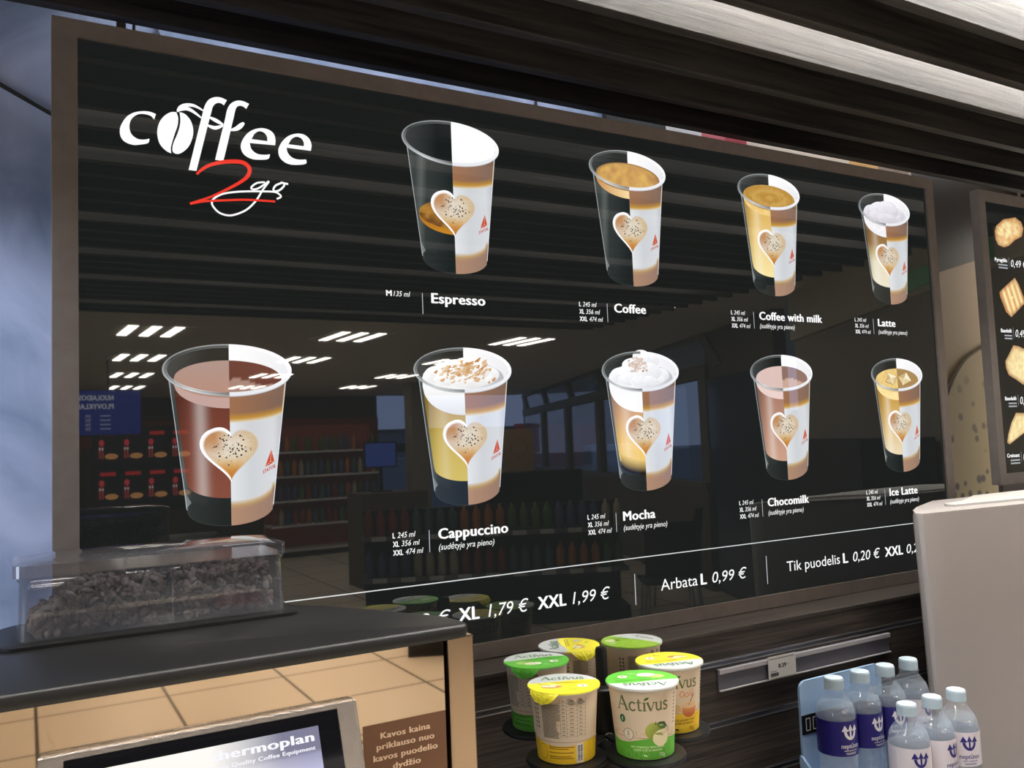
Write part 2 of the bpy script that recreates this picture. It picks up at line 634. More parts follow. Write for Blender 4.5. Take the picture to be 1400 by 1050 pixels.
LOGO={
'c': [(0.0861, 0.701), (0.0789, 0.7028), (0.0701, 0.702), (0.0604, 0.6985), (0.0525, 0.6918), (0.0467, 0.6812), (0.0452, 0.6732), (0.0466, 0.6657), (0.0514, 0.6606), (0.06, 0.6585), (0.0679, 0.66), (0.0768, 0.6632), (0.0784, 0.6689), (0.0715, 0.6667), (0.0645, 0.6669), (0.0584, 0.6713), (0.056, 0.6787), (0.0568, 0.6866), (0.0603, 0.693), (0.0665, 0.6977), (0.0736, 0.6988), (0.0801, 0.6975), (0.0839, 0.6937)] ,
'beanL': [(0.1097, 0.7072), (0.1033, 0.7061), (0.096, 0.7006), (0.0901, 0.6917), (0.0873, 0.6805), (0.0881, 0.6697), (0.0911, 0.6623), (0.0973, 0.6562), (0.1031, 0.6538), (0.1028, 0.6609), (0.1047, 0.6691), (0.1076, 0.6795), (0.1108, 0.69), (0.1118, 0.7001)] ,
'beanR': [(0.1134, 0.7078), (0.1198, 0.7064), (0.1263, 0.6993), (0.1293, 0.6887), (0.1284, 0.6775), (0.124, 0.6659), (0.1174, 0.658), (0.1109, 0.6541), (0.1055, 0.6554), (0.1046, 0.6612), (0.1062, 0.6684), (0.1103, 0.6789), (0.1136, 0.6904), (0.1142, 0.6995)] ,
'f1': [(0.1232, 0.6354), (0.1325, 0.6354), (0.1399, 0.6661), (0.1469, 0.6954), (0.1509, 0.7113), (0.1539, 0.722), (0.1588, 0.7269), (0.1636, 0.7273), (0.167, 0.7252), (0.171, 0.7327), (0.1637, 0.7349), (0.156, 0.7342), (0.1483, 0.7293), (0.1434, 0.7203), (0.1404, 0.7086), (0.1345, 0.6835)] ,
'f2': [(0.1552, 0.6526), (0.1653, 0.6523), (0.1701, 0.6723), (0.1747, 0.6925), (0.1789, 0.7106), (0.182, 0.7235), (0.186, 0.7277), (0.1909, 0.7277), (0.1949, 0.725), (0.1988, 0.7325), (0.1911, 0.7348), (0.1832, 0.7341), (0.1753, 0.7286), (0.1708, 0.7196), (0.1681, 0.7069), (0.1609, 0.6772)] ,
'e1': [(0.2313, 0.682), (0.2319, 0.6894), (0.2296, 0.6975), (0.2225, 0.7021), (0.2124, 0.7023), (0.2013, 0.6975), (0.1933, 0.6896), (0.1878, 0.6789), (0.1876, 0.6707), (0.1914, 0.664), (0.1997, 0.6599), (0.2096, 0.6598), (0.2218, 0.6624), (0.2245, 0.6691), (0.2168, 0.6674), (0.2078, 0.6676), (0.2009, 0.6725), (0.1986, 0.6805)] ,
'e1h': [(0.2011, 0.686), (0.2053, 0.6939), (0.2113, 0.6979), (0.2174, 0.6967), (0.2209, 0.692), (0.2212, 0.6862)] ,
'e2': [(0.2789, 0.6811), (0.2799, 0.6899), (0.2765, 0.698), (0.2692, 0.7023), (0.2597, 0.7019), (0.2491, 0.6972), (0.2407, 0.6885), (0.2357, 0.6784), (0.2358, 0.6699), (0.2391, 0.6641), (0.2463, 0.6597), (0.2566, 0.659), (0.2714, 0.6624), (0.2722, 0.6684), (0.261, 0.667), (0.2527, 0.669), (0.2476, 0.6747), (0.2463, 0.6809)] ,
'e2h': [(0.2489, 0.6859), (0.2532, 0.6935), (0.2596, 0.6976), (0.2659, 0.6964), (0.2693, 0.6916), (0.2694, 0.6862)] ,
's1': [(0.1107, 0.7089), (0.1144, 0.7145), (0.1218, 0.7182), (0.1312, 0.7187), (0.1424, 0.714)] ,
's2': [(0.1106, 0.7079), (0.1144, 0.7113), (0.1218, 0.7137), (0.1292, 0.7113), (0.1394, 0.7044)] ,
's3': [(0.1489, 0.7069), (0.1575, 0.7036), (0.1661, 0.6994)] ,
's4': [(0.1459, 0.6963), (0.1554, 0.6941), (0.1655, 0.6983)] ,
's5': [(0.1747, 0.6939), (0.1826, 0.6972), (0.1886, 0.7028), (0.1918, 0.7064)] ,
'two': [(0.1328, 0.631), (0.1376, 0.6366), (0.1471, 0.6439), (0.1605, 0.6496), (0.174, 0.6528), (0.1877, 0.6538), (0.1955, 0.6501), (0.1978, 0.6442), (0.1953, 0.6366), (0.1873, 0.6285), (0.1715, 0.6175), (0.1484, 0.6037), (0.1244, 0.5928), (0.1408, 0.5975), (0.1694, 0.602), (0.1888, 0.6047), (0.2047, 0.6058), (0.2298, 0.6068)] ,
'g1': [(0.2171, 0.631), (0.2071, 0.6288), (0.2, 0.6228), (0.2009, 0.6198), (0.2079, 0.6216), (0.2161, 0.6277), (0.2222, 0.6326), (0.2139, 0.6202), (0.2057, 0.6059), (0.1945, 0.5934), (0.1827, 0.5861), (0.171, 0.5825), (0.1595, 0.5848), (0.152, 0.5921), (0.1506, 0.598), (0.1541, 0.6034), (0.1637, 0.6095), (0.1792, 0.6138), (0.1949, 0.6164), (0.2109, 0.6182), (0.229, 0.6195), (0.2361, 0.6165), (0.2371, 0.6135), (0.2319, 0.6104)] ,
'o1': [(0.2385, 0.6325), (0.2313, 0.6285), (0.2281, 0.6235), (0.2291, 0.6203), (0.2352, 0.6222), (0.2411, 0.6279), (0.242, 0.6322), (0.2375, 0.633), (0.2473, 0.632)] ,
}


# ================================================================== SETTING
Z0 = 1.27                     # height of the lower edge of the lit menu panel
BW, BH = 1.589, 0.780

g = G(); g.box(-3.2, 9.2, -15.0, 0.30, -0.02, 0.0)
tag(g.build('floor', M['tiles']), None, None, kind='structure')
g = G(); g.box(-3.2, 9.2, -15.0, -2.95, 2.60, 2.66)
g.box(2.74, 9.2, -2.95, 0.30, 2.60, 2.66)
tag(g.build('ceiling', M['ceil']), None, None, kind='structure')
g = G(); g.box(-3.2, 2.74, -2.95, 0.30, 2.33, 2.40)
g.box(-3.2, 2.76, -2.97, -2.95, 2.33, 2.60); g.box(2.74, 2.76, -2.95, 0.30, 2.33, 2.60)
tag(g.build('ceiling_canopy', M['canopy']), None, None, kind='structure')
g = G(); g.box(-3.2, 9.2, 0.30, 0.36, 0.0, 2.60)
tag(g.build('wall_back', M['plaster']), None, None, kind='structure')
g = G(); g.box(-3.26, -3.2, -15.0, 0.36, 0.0, 2.60)
tag(g.build('wall_left', M['taupe']), None, None, kind='structure')
g = G(); g.box(-3.2, 6.0, -15.06, -15.0, 0.0, 2.60)
tag(g.build('wall_front', M['dark_wall']), None, None, kind='structure')
g = G(); g.box(-3.2, 6.0, -15.0, -14.96, 1.75, 2.18)
tag(g.build('trim_1', M['dark_red']), None, None, kind='structure')


# dark panel and printed mural that carry on from the plaster to the right
def mural_mat():
    m, nt, b = new_mat('coffee_foam_mural')
    L = nt.links.new
    tc = nt.nodes.new('ShaderNodeTexCoord')
    sx = nt.nodes.new('ShaderNodeSeparateXYZ')
    L(tc.outputs['Object'], sx.inputs[0])
    rv = nt.nodes.new('ShaderNodeValToRGB')          # bottom to top of the printed picture
    e = rv.color_ramp.elements
    e[0].position = 0.0; e[0].color = (*S(150, 134, 86), 1)
    e[1].position = 1.0; e[1].color = (*S(196, 172, 150), 1)
    for p, c in ((0.42, S(160, 142, 100)), (0.60, S(176, 154, 126)), (0.80, S(186, 164, 144))):
        k = e.new(p); k.color = (*c, 1)
    mr = nt.nodes.new('ShaderNodeMapRange')
    mr.inputs['From Min'].default_value = 1.2; mr.inputs['From Max'].default_value = 2.3
    L(sx.outputs['Z'], mr.inputs['Value']); L(mr.outputs[0], rv.inputs[0])
    # big dark bubble holes low down
    vo = nt.nodes.new('ShaderNodeTexVoronoi'); vo.inputs['Scale'].default_value = 24
    L(tc.outputs['Object'], vo.inputs['Vector'])
    th = nt.nodes.new('ShaderNodeValToRGB')
    th.color_ramp.elements[0].position = 0.23; th.color_ramp.elements[0].color = (1, 1, 1, 1)
    th.color_ramp.elements[1].position = 0.31; th.color_ramp.elements[1].color = (0, 0, 0, 1)
    L(vo.outputs['Distance'], th.inputs[0])
    lo = nt.nodes.new('ShaderNodeMapRange')
    lo.inputs['From Min'].default_value = 1.78; lo.inputs['From Max'].default_value = 1.45
    L(sx.outputs['Z'], lo.inputs['Value'])
    mu = nt.nodes.new('ShaderNodeMath'); mu.operation = 'MULTIPLY'
    L(th.outputs[0], mu.inputs[0]); L(lo.outputs[0], mu.inputs[1])
    mx = nt.nodes.new('ShaderNodeMix'); mx.data_type = 'RGBA'
    mx.inputs[7].default_value = (*S(60, 44, 24), 1)
    L(mu.outputs[0], mx.inputs[0]); L(rv.outputs[0], mx.inputs[6]); L(mx.outputs[2], b.inputs['Base Color'])
    b.inputs['Roughness'].default_value = 0.55
    return m


g = G(); g.box(0.985, 1.14, 0.285, 0.300, 1.0, 2.30)
tag(g.build('wall_panel', pbr('dark_wall_panel', S(40, 38, 38), 0.6)), 'dark narrow panel on the wall between blue plaster and coffee mural', 'panel')
g = G(); g.box(1.14, 2.458, 0.284, 0.297, 0.6, 2.325)
mur = g.build('coffee_mural', mural_mat())
tag(mur, 'beige and brown coffee foam mural between the two menu boards', 'mural')
P = Paint(lambda u, v, h: (u, 0.284 - h - 0.0003, v))
for a, b_, c_ in ((1.14, 1.24, S(206, 200, 198)), (1.24, 1.31, S(190, 96, 104)), (1.31, 1.375, S(158, 52, 62)), (1.375, 1.72, S(214, 196, 178)), (1.72, 1.83, S(206, 158, 96)), (1.83, 1.95, S(132, 112, 96))):
    P.rect(a, b_, 2.03, 2.32, c_, 1)
P.poly([(1.96, 2.32), (2.44, 2.32), (2.44, 2.06), (2.02, 1.95), (1.96, 1.93)], S(58, 50, 44), 1)
P.build('printed_band', M['ink'], mur)
g = G(); g.box(2.46, 3.4, 0.20, 0.300, 0.0, 2.33)
tag(g.build('wall_pier', M['black_matte']), None, None, kind='structure')

# ------------------------------------------------------------------ slatted canopy
ords = ['nearest the back wall', 'second from the back wall', 'third from the back wall', 'fourth from the back wall, its face lit grey-white',
        'fifth from the back wall', 'sixth from the back wall, its face lit grey-white at the top right corner']
slat0 = None
for k, y in enumerate(SLAT_Y):
    if slat0 is None:
        g = G(); g.box(-3.19, 2.72, -SLAT_T / 2, SLAT_T / 2, SLAT_Z0, SLAT_Z1 + 0.015)
        slat0 = s = g.build('ceiling_slat', M['slat'], bevel=0.0012)
    else:
        s = slat0.copy(); col.objects.link(s)
    s.location = (0.0, y, 0.0)
    if k < len(ords):
        tag(s, 'dark wooden ceiling slat ' + ords[k], 'slat', 'ceiling slats above the menu board')
    else:
        tag(s, 'dark wooden ceiling slat above the customer side of the counter', 'slat', 'ceiling slats above the customers')

first = None
for k, (y, x0, x1, W) in enumerate(STRIPS):
    wallwash = k == len(STRIPS) - 1
    t = thing('strip_light', 'slim cool strip light washing the wall above the menu board' if wallwash else 'slim linear strip light hidden in a gap between the dark ceiling slats', 'light', ((x0 + x1) / 2, y, SLAT_Z1 + 0.013), 0, 'strip lights in the slat gaps')
    g = G(); g.box(-(x1 - x0) / 2, (x1 - x0) / 2, -0.014, 0.014, -0.008, 0.0)
    g.build('housing', M['white_plastic'], t)
    ld = bpy.data.lights.new('strip_lamp', 'AREA')
    ld.shape = 'RECTANGLE'
    ld.size, ld.size_y = x1 - x0, 0.026
    ld.energy = W
    ld.color = (0.86, 0.92, 1.0) if wallwash else (1.0, 0.965, 0.90)
    lo_ = bpy.data.objects.new('strip_lamp', ld)
    col.objects.link(lo_)
    lo_.parent = t
    lo_.location = (0, 0, -0.010)

# added unseen light bar on the pier, behind the pastry board, lighting the mural
t = thing('added_light_bar', 'added slim light bar brightening the coffee mural, out of view behind the pastry board', 'light', (2.458, 0.17, 0.95))
g = G(); g.box(-0.014, 0.0, -0.016, 0.016, 0.0, 1.20)
g.build('housing', M['white_plastic'], t)
ld = bpy.data.lights.new('added_bar_lamp', 'AREA')
ld.shape = 'RECTANGLE'; ld.size, ld.size_y = 1.16, 0.024
ld.energy = 1.2; ld.color = (1.0, 0.92, 0.80)
lo_ = bpy.data.objects.new('added_bar_lamp', ld)
col.objects.link(lo_); lo_.parent = t
lo_.location = (-0.016, 0, 0.60); lo_.rotation_euler = (0, pi / 2, 0)


# ================================================================== MENU BOARD
def board_map(x0, z0, y=-0.0):
    return lambda u, v, h: (x0 + u, y - h - 0.0002, z0 + v)


menu = thing('menu_board', 'large black backlit coffee menu board with nine printed cups', 'menu board', (0, 0, Z0))
g = G()
T, TL, TR, TB = 0.021, 0.027, 0.023, 0.022
# frame: four mitred bars
for quad in ([(-TL, BH + T), (BW + TR, BH + T), (BW, BH), (0, BH)], [(BW + TR, BH + T), (BW + TR, -TB), (BW, 0), (BW, BH)],
             [(BW + TR, -TB), (-TL, -TB), (0, 0), (BW, 0)], [(-TL, -TB), (-TL, BH + T), (0, BH), (0, 0)]):
    g.prism([(a, b) for a, b in reversed(quad)], -0.004, 0.030, 0, fn=lambda x, z, y: (x, y, z))
fr = g.build('frame', M['frame'], menu)
g = G(); g.box(0, BW, 0.0, 0.022, 0, BH)
g.build('panel', M['black_glass'], menu)
g = G(); g.box(0.068 - 0.006, 0.068 + 0.006, 0.219, 0.231, BH - 0.05, 2.33 - Z0); g.box(0.062, 0.074, 0.030, 0.231, BH - 0.062, BH - 0.05)
g.build('hanger', M['rod'], menu)
g = G(); g.tube([(0.0855, 0.225, BH - 0.02), (0.0855, 0.225, 2.33 - Z0)], 0.0022)
g.build('cord', M['cable'], menu)

WHITE = (1.0, 1.0, 1.0)
P = Paint(board_map(0, 0))
for k in ('c', 'beanL', 'beanR', 'f1', 'f2'):
    P.spline_poly(LOGO[k], WHITE, 2)
P.spline_poly(LOGO['e1'], WHITE, 2, [LOGO['e1h']])
P.spline_poly(LOGO['e2'], WHITE, 2, [LOGO['e2h']])
tp = lambda t: 0.35 + 0.65 * sin(pi * min(1, max(0, t)))
for k, w in (('s1', 0.0045), ('s2', 0.0048), ('s3', 0.005), ('s4', 0.0048), ('s5', 0.006)):
    P.stroke(LOGO[k], w, WHITE, 2, taper=tp)
P.stroke(LOGO['g1'], 0.0024, WHITE, 2)
P.stroke(LOGO['o1'], 0.0026, WHITE, 2)
P.stroke(LOGO['two'], 0.0036, S(238, 60, 44), 3, taper=lambda t: 0.75 + 0.75 * sin(pi * min(1, t * 1.55)) if t < 0.64 else 0.75)
lg = P.build('logo', M['print'], menu)
lg['label'] = 'white and red coffee logo'

# ------------------------------------------------------------------ printed cups
CW, CC = 0.157, 0.0785
rnd = random.Random(5)
SPECK = [(rnd.gauss(0.0, 0.40), rnd.gauss(0.1, 0.42), rnd.uniform(0.0004, 0.0011)) for _ in range(70)]


def sq(x):
    return sqrt(max(0.0, x))


def noise2(x, y, s=1.0):
    p = Vector((x * 120 * s, y * 150 * s, 3.7))
    return max(0.0, min(1.0, 0.5 + 0.62 * mnoise.noise(p) + 0.34 * mnoise.noise(p * 2.3)))


RIM = (CC, 0.193, 0.0785, 0.0325)
rim_lo = lambda x: RIM[1] - RIM[3] * sq(1 - ((x - CC) / RIM[2]) ** 2)
rim_hi = lambda x: RIM[1] + RIM[3] * sq(1 - ((x - CC) / RIM[2]) ** 2)
IN = (CC, 0.1935, 0.0735, 0.0288)
in_lo = lambda x: IN[1] - IN[3] * sq(1 - ((x - CC) / IN[2]) ** 2)
in_hi = lambda x: IN[1] + IN[3] * sq(1 - ((x - CC) / IN[2]) ** 2)
XB0, XT0 = 0.0268, 0.0075       # half-outline of the tapered wall: x at the foot and below the rim


def body_lo(x):
    d = abs(x - CC)
    if d <= CC - XB0:
        return 0.0215 - 0.0215 * sq(1 - (d / (CC - XB0)) ** 2)
    return 0.0215 + (d - (CC - XB0)) / (XB0 - XT0) * (0.185 - 0.0215)


def surf_lo(ell):
    return lambda x: ell[1] - ell[3] * sq(1 - ((x - CC) / ell[2]) ** 2)


def surf_hi(ell):
    return lambda x: ell[1] + ell[3] * sq(1 - ((x - CC) / ell[2]) ** 2)


def heart_pt(t, hw, ytip, ytop, notch=0.0):
    x = 16 * sin(t) ** 3
    y = 13 * cos(t) - 5 * cos(2 * t) - 2 * cos(3 * t) - cos(4 * t)
    d = min(t, 2 * pi - t)
    y += notch * max(0.0, 1 - d / 1.0)
    return CC + 0.001 + x / 16 * hw, ytip + (y + 17) / 29.0 * (ytop - ytip)


def draw_cup(P, k):
    """one printed drink: left half clear, right half paper sleeve"""
    esp = k == 'espresso'
    # ---- clear left half
    def clear(x, y):
        t = (x - XT0) / (CC - XT0)
        c = ramp([(0, S(140, 146, 148)), (0.06, S(66, 72, 72)), (0.2, S(58, 64, 63)), (0.33, S(90, 96, 94)), (0.46, S(52, 58, 57)), (1, S(32, 38, 38))], t + 0.13 * (0.185 - y) / 0.16)
        return mix(c, S(26, 31, 31), 0.35) if y < 0.03 else c
    P.strip(XT0, CC, body_lo, rim_lo, 40, 24, clear, 1)
    # foot wedge highlight
    P.poly([(XB0 - 0.001, 0.024), (XB0 + 0.005, 0.031), (XB0 - 0.003, 0.045)], S(120, 128, 128), 2)
    # ---- inside of the cup seen through the mouth
    P.strip(CC - IN[2], CC, in_lo, in_hi, 24, 6, lambda x, y: mix(S(60, 64, 64), S(24, 29, 29), (x - 0.005) / 0.05), 2)
    # ---- the drink
    lvl = {'espresso': None}.get(k, 0)
    D = DRINK[k]
    ell = D['ell']
    slo, shi = surf_lo(ell), surf_hi(ell)
    inset = lambda x: (x - CC) / (ell[2]) if abs(x - CC) < ell[2] else 0
    if D['body']:
        def bottom(x):
            return body_lo(x) + 0.030 + 0.004
        def top(x):
            return max(bottom(x), slo(x) - D['foam'] * sq(1 - ((x - CC) / ell[2]) ** 2) ** 0.5 + 0.001) if abs(x - CC) < ell[2] else bottom(x)
        def bc(x, y):
            c = ramp(D['body'], (y - 0.03) / 0.13)
            t = (x - 0.02) / 0.058
            c = mix(c, S(30, 26, 20), 0.40 * max(0, 1 - t * 4.0)) if t < 0.25 else c
            return mix(c, (1, 1, 0.95), D.get('shine', 0.22) * math.exp(-((t - 0.42 - 0.3 * (0.1 - y)) / 0.13) ** 2))
        P.strip(CC - ell[2] + 0.001, CC, bottom, top, 36, 30, bc, 3)
        if D.get('dark_foot'):
            P.strip(0.030, CC, lambda x: body_lo(x) + 0.026, lambda x: body_lo(x) + 0.050, 24, 8, lambda x, y: mix(S(30, 22, 20), ramp(D['body'], 0.1), (y - body_lo(x) - 0.030) / 0.02), 4)
    foamc = D['foamc']
    P.strip(CC - ell[2] + 0.0004, CC, lambda x: slo(x) - D['foam'] * sq(1 - ((x - CC) / ell[2]) ** 2) ** 0.5, slo, 30, 6, foamc, 4)
    # liquid surface; behind the sleeve only what the mouth shows
    sc = D['surf']
    P.strip(CC - ell[2], CC, slo, shi, 30, 12, sc, 5)
    if not esp:
        P.strip(CC, CC + IN[2], in_lo, in_hi, 26, 6, lambda x, y: mix((1, 1, 1), S(238, 238, 242), (x - CC) / 0.07), 4)
        P.strip(CC, CC + ell[2], lambda x: max(slo(x), in_lo(x)), lambda x: max(shi(x), in_lo(x)), 30, 12, D.get('surf_r', sc), 5)
    else:
        P.strip(CC, CC + IN[2], in_lo, in_hi, 26, 6, WHITE, 4)
    if D.get('dome'):
        D['dome'](P)
    # ---- paper sleeve, right half
    def sleeve(x, y):
        t = (x - CC) / (CC - XT0)
        return ramp([(0, S(226, 229, 232)), (0.35, S(206, 209, 213)), (0.75, S(214, 217, 221)), (0.93, S(188, 191, 196)), (1, S(224, 226, 230))], t)
    P.strip(CC, CW - XT0, body_lo, rim_lo, 24, 12, sleeve, 6)
    def bhi(x):
        return max(body_lo(x), 0.1495 - 0.0225 * sq(1 - ((x - CC) / 0.078) ** 2))
    def brown(x, y):
        e = (y - bhi(x)) / 0.012
        t = (x - CC) / 0.07
        c = mix(S(158, 112, 80), S(122, 98, 86), t)
        return ramp([(0, S(222, 214, 190)), (0.35, S(196, 146, 52)), (1, c)], e)
    P.strip(CC, CW - XT0, bhi, rim_lo, 24, 14, brown, 7)
    XE = CW - XB0
    def fhi(x):
        return body_lo(x) + 0.030 if x <= XE else max(body_lo(x), body_lo(XE) + 0.030)
    def foot(x, y):
        t = (x - CC) / 0.055
        e = (fhi(x) - y) / 0.010
        return ramp([(0, S(216, 214, 208)), (0.5, S(190, 158, 104)), (1, mix(S(176, 138, 112), S(150, 122, 108), t))], e)
    P.strip(CC, XE, body_lo, fhi, 24, 10, foot, 7)
    P.strip(XE, XE + 0.0034, body_lo, fhi, 6, 10, foot, 7)
    P.stroke([(CW - XB0, 0.0225), (CW - XT0, 0.183)], 0.0008, S(236, 238, 240), 8, smooth=False)
    P.stroke([(XB0, 0.0225), (XT0, 0.183)], 0.0009, S(176, 182, 184), 8, smooth=False)
    P.stroke([(CC - d, body_lo(CC - d)) for d in [0.0515 * i / 14 for i in range(15)]], 0.0006, S(60, 66, 66), 8, smooth=False)
    # ---- heart window
    def hc(x, y):
        u, v = (x - CC) / 0.028, (y - 0.06) / 0.055
        c = ramp([(0, S(200, 124, 44)), (0.14, S(206, 140, 62)), (0.30, S(218, 182, 126)), (0.48, S(232, 222, 202)), (0.8, S(232, 224, 206)), (1, S(214, 194, 162))], v)
        if u < -0.15:
            c = mix(c, S(190, 132, 76), 0.9 * min(1, max(0, (v - 0.35) * 2.2)) * min(1, (-u - 0.15) * 2))
        if u > 0.3:
            c = mix(c, S(214, 190, 150), min(1, (u - 0.3) * 1.2))
        return mix(c, S(150, 96, 50), 0.22 * noise2(x, y, 2.6))
    N = 56
    outer = [heart_pt(2 * pi * i / N, 0.0375, 0.0515, 0.1205, 4.2) for i in range(N)]
    inner = [heart_pt(2 * pi * i / N, 0.0315, 0.0572, 0.1155, 1.8) for i in range(N)]
    soft = [heart_pt(2 * pi * i / N, 0.0345, 0.0545, 0.1182, 3.0) for i in range(N)]
    P.poly([p for p in outer if p[0] <= CC + 0.0012], WHITE, 9)
    cx, cy = CC + 0.001, 0.088
    uv, cs, fs = [], [], []
    for r_ in range(0, 8):
        for i in range(N):
            if r_ < 7:
                q = inner[i]; s_ = (r_ + 0.02) / 6.0
                p = (cx + (q[0] - cx) * s_, cy + (q[1] - cy) * s_)
                uv.append(p); cs.append(hc(*p))
            else:
                p = soft[i]; uv.append(p); cs.append(WHITE if p[0] < CC else S(212, 214, 216))
    for r_ in range(7):
        for i in range(N):
            j = (i + 1) % N
            fs.append((r_ * N + j, r_ * N + i, (r_ + 1) * N + i, (r_ + 1) * N + j))
    P.put(uv, [tuple(reversed(f)) for f in fs], cs, 10)
    for sx_, sy_, r_ in SPECK:
        r_ *= 1.25
        x, y = cx + sx_ * 0.029, 0.094 + sy_ * 0.021
        if abs(sx_) < 0.98 and abs(sy_) < 1.0 and y > 0.066 + abs(x - cx) * 0.9:
            P.disc(x, y, r_, r_, S(62, 46, 36), 11, 6)
    # ---- red triangle mark and wordmark on the sleeve
    P.poly([(0.1206, 0.0695), (0.1325, 0.0762), (0.1290, 0.0925)], S(200, 74, 48), 9)
    P.stroke([(0.1206, 0.0695), (0.1275, 0.0768), (0.1325, 0.0762)], 0.0006, S(232, 190, 170), 10, smooth=False)
    P.stroke([(0.1275, 0.0768), (0.1290, 0.0925)], 0.0006, S(232, 190, 170), 10, smooth=False)
    v, f = glyphs('STATOIL', True)
    mn, mxx = min(p[0] for p in v), max(p[0] for p in v)
    P.put([(0.1178 + (p[0] - mn) / (mxx - mn) * 0.0165, 0.0612 + (p[0] - mn) / (mxx - mn) * 0.0085 + p[1] / CAP * 0.0048) for p in v], f, S(186, 70, 60), 9)
    # ---- rim
    gl = lambda t: ramp([(0.0, S(120, 126, 126)), (0.35, S(74, 80, 80)), (0.6, S(150, 154, 156)), (0.8, S(226, 230, 232)), (1.0, S(110, 116, 116))], (t - pi / 2) / pi)
    P.ring(CC, RIM[1], 0.0785, 0.0325, 0.0765, 0.0308, pi / 2, 1.5 * pi, lambda t: mix(gl(t), S(200, 204, 206), 0.35), 12)
    P.ring(CC, RIM[1], 0.0765, 0.0308, 0.0745, 0.0292, pi / 2, 1.5 * pi, lambda t: mix(gl(t), S(34, 40, 40), 0.62 if t < 2.8 else 0.25), 12)
    P.ring(CC, RIM[1], 0.0742, 0.0288, 0.0730, 0.0280, pi / 2, 1.5 * pi, gl, 12)
    P.ring(CC, RIM[1] - 0.0022, 0.0742, 0.0312, 0.0735, 0.0306, pi * 1.08, 1.5 * pi, S(140, 146, 146), 12)
    P.ring(CC, RIM[1], 0.0785, 0.0325, 0.0728, 0.0278, -pi / 2, pi / 2, lambda t: mix(S(252, 252, 254), S(224, 226, 232), max(0, -sin(t - 0.3)) ** 2 * 0.7), 12)
    P.ring(CC, RIM[1] - 0.0012, 0.0785, 0.0325, 0.0765, 0.0310, -pi / 2, -0.05, S(196, 198, 204), 11)


def swirl(base, hi, k=1.0):
    return lambda x, y: mix(base, hi, noise2(x * k, y * 3 * k))


def creamy(P, c_hi, c_lo, spice=None, base=(CC, 0.1860), peak=0.0):
    """heaped foam: overlapping soft lobes"""
    r = random.Random(3)
    bx, by = base
    lobes = [(-0.040, 0.0, 0.022, 0.013), (-0.018, 0.004, 0.028, 0.016), (0.012, 0.006, 0.030, 0.016), (0.036, 0.001, 0.022, 0.012),
             (-0.012, 0.010 + peak * 0.4, 0.026, 0.012), (0.014, 0.013 + peak * 0.6, 0.024, 0.012), (0.002, 0.014 + peak, 0.018, 0.011), (-0.026, -0.007, 0.022, 0.009), (0.006, -0.010, 0.030, 0.010), (0.030, -0.006, 0.018, 0.009)]
    for i, (x, y, a, b) in enumerate(lobes):
        f_ = lambda px, py, x=x, y=y, a=a, b=b: mix(c_lo, c_hi, 0.62 + 0.5 * ((py - by - y) / b) * 0.6 + 0.25 * noise2(px, py, 1.6) - 0.15 * ((px - bx - x) / a))
        P.disc(bx + x, by + y, a, b, f_, 6 if x < 0.02 else 5.5, 28, 4)
    if spice:
        for i in range(110):
            x, y = r.gauss(0.0, 0.021), r.gauss(0.006, 0.0075) + peak * 0.3
            if spice == 'streak':
                L_ = r.uniform(0.003, 0.011)
                sl = r.uniform(0.2, 0.8)
                P.stroke([(bx + x + L_ * t, by + y + L_ * t * sl + 0.0006 * sin(9 * t)) for t in (0, 0.25, 0.5, 0.75, 1)], r.uniform(0.0010, 0.0042), mix(S(192, 134, 72), S(236, 212, 176), r.random()), 8, taper=lambda t: 0.15 + sin(pi * t))
            else:
                x *= 0.45
                P.disc(bx + x - 0.008, by + y * 0.7 + peak * 0.62, r.uniform(0.0006, 0.0040), r.uniform(0.0006, 0.0022), mix(S(186, 150, 124), S(240, 230, 224), r.random()), 8, 12)


def ice_cubes(P):
    for px, rot_, sz in ((-0.020, 0.4, 0.017), (0.022, -0.3, 0.019)):
        pts = [(CC + px + sz * cos(rot_ + i * pi / 2) * 1.15, 0.184 + sz * 0.72 * sin(rot_ + i * pi / 2)) for i in range(4)]
        P.poly(pts, S(226, 202, 150), 6)
        m_ = (CC + px, 0.186)
        P.poly([pts[1], m_, pts[0]], S(250, 240, 214), 7)
        P.poly([pts[2], m_, pts[1]], S(206, 176, 120), 7)
        P.stroke([pts[2], pts[3], pts[0]], 0.0012, S(130, 96, 48), 7, smooth=False)
        P.stroke([m_, pts[3]], 0.0012, S(255, 250, 236), 8, smooth=False)
        P.stroke([m_, pts[1]], 0.0010, S(255, 250, 236), 8, smooth=False)


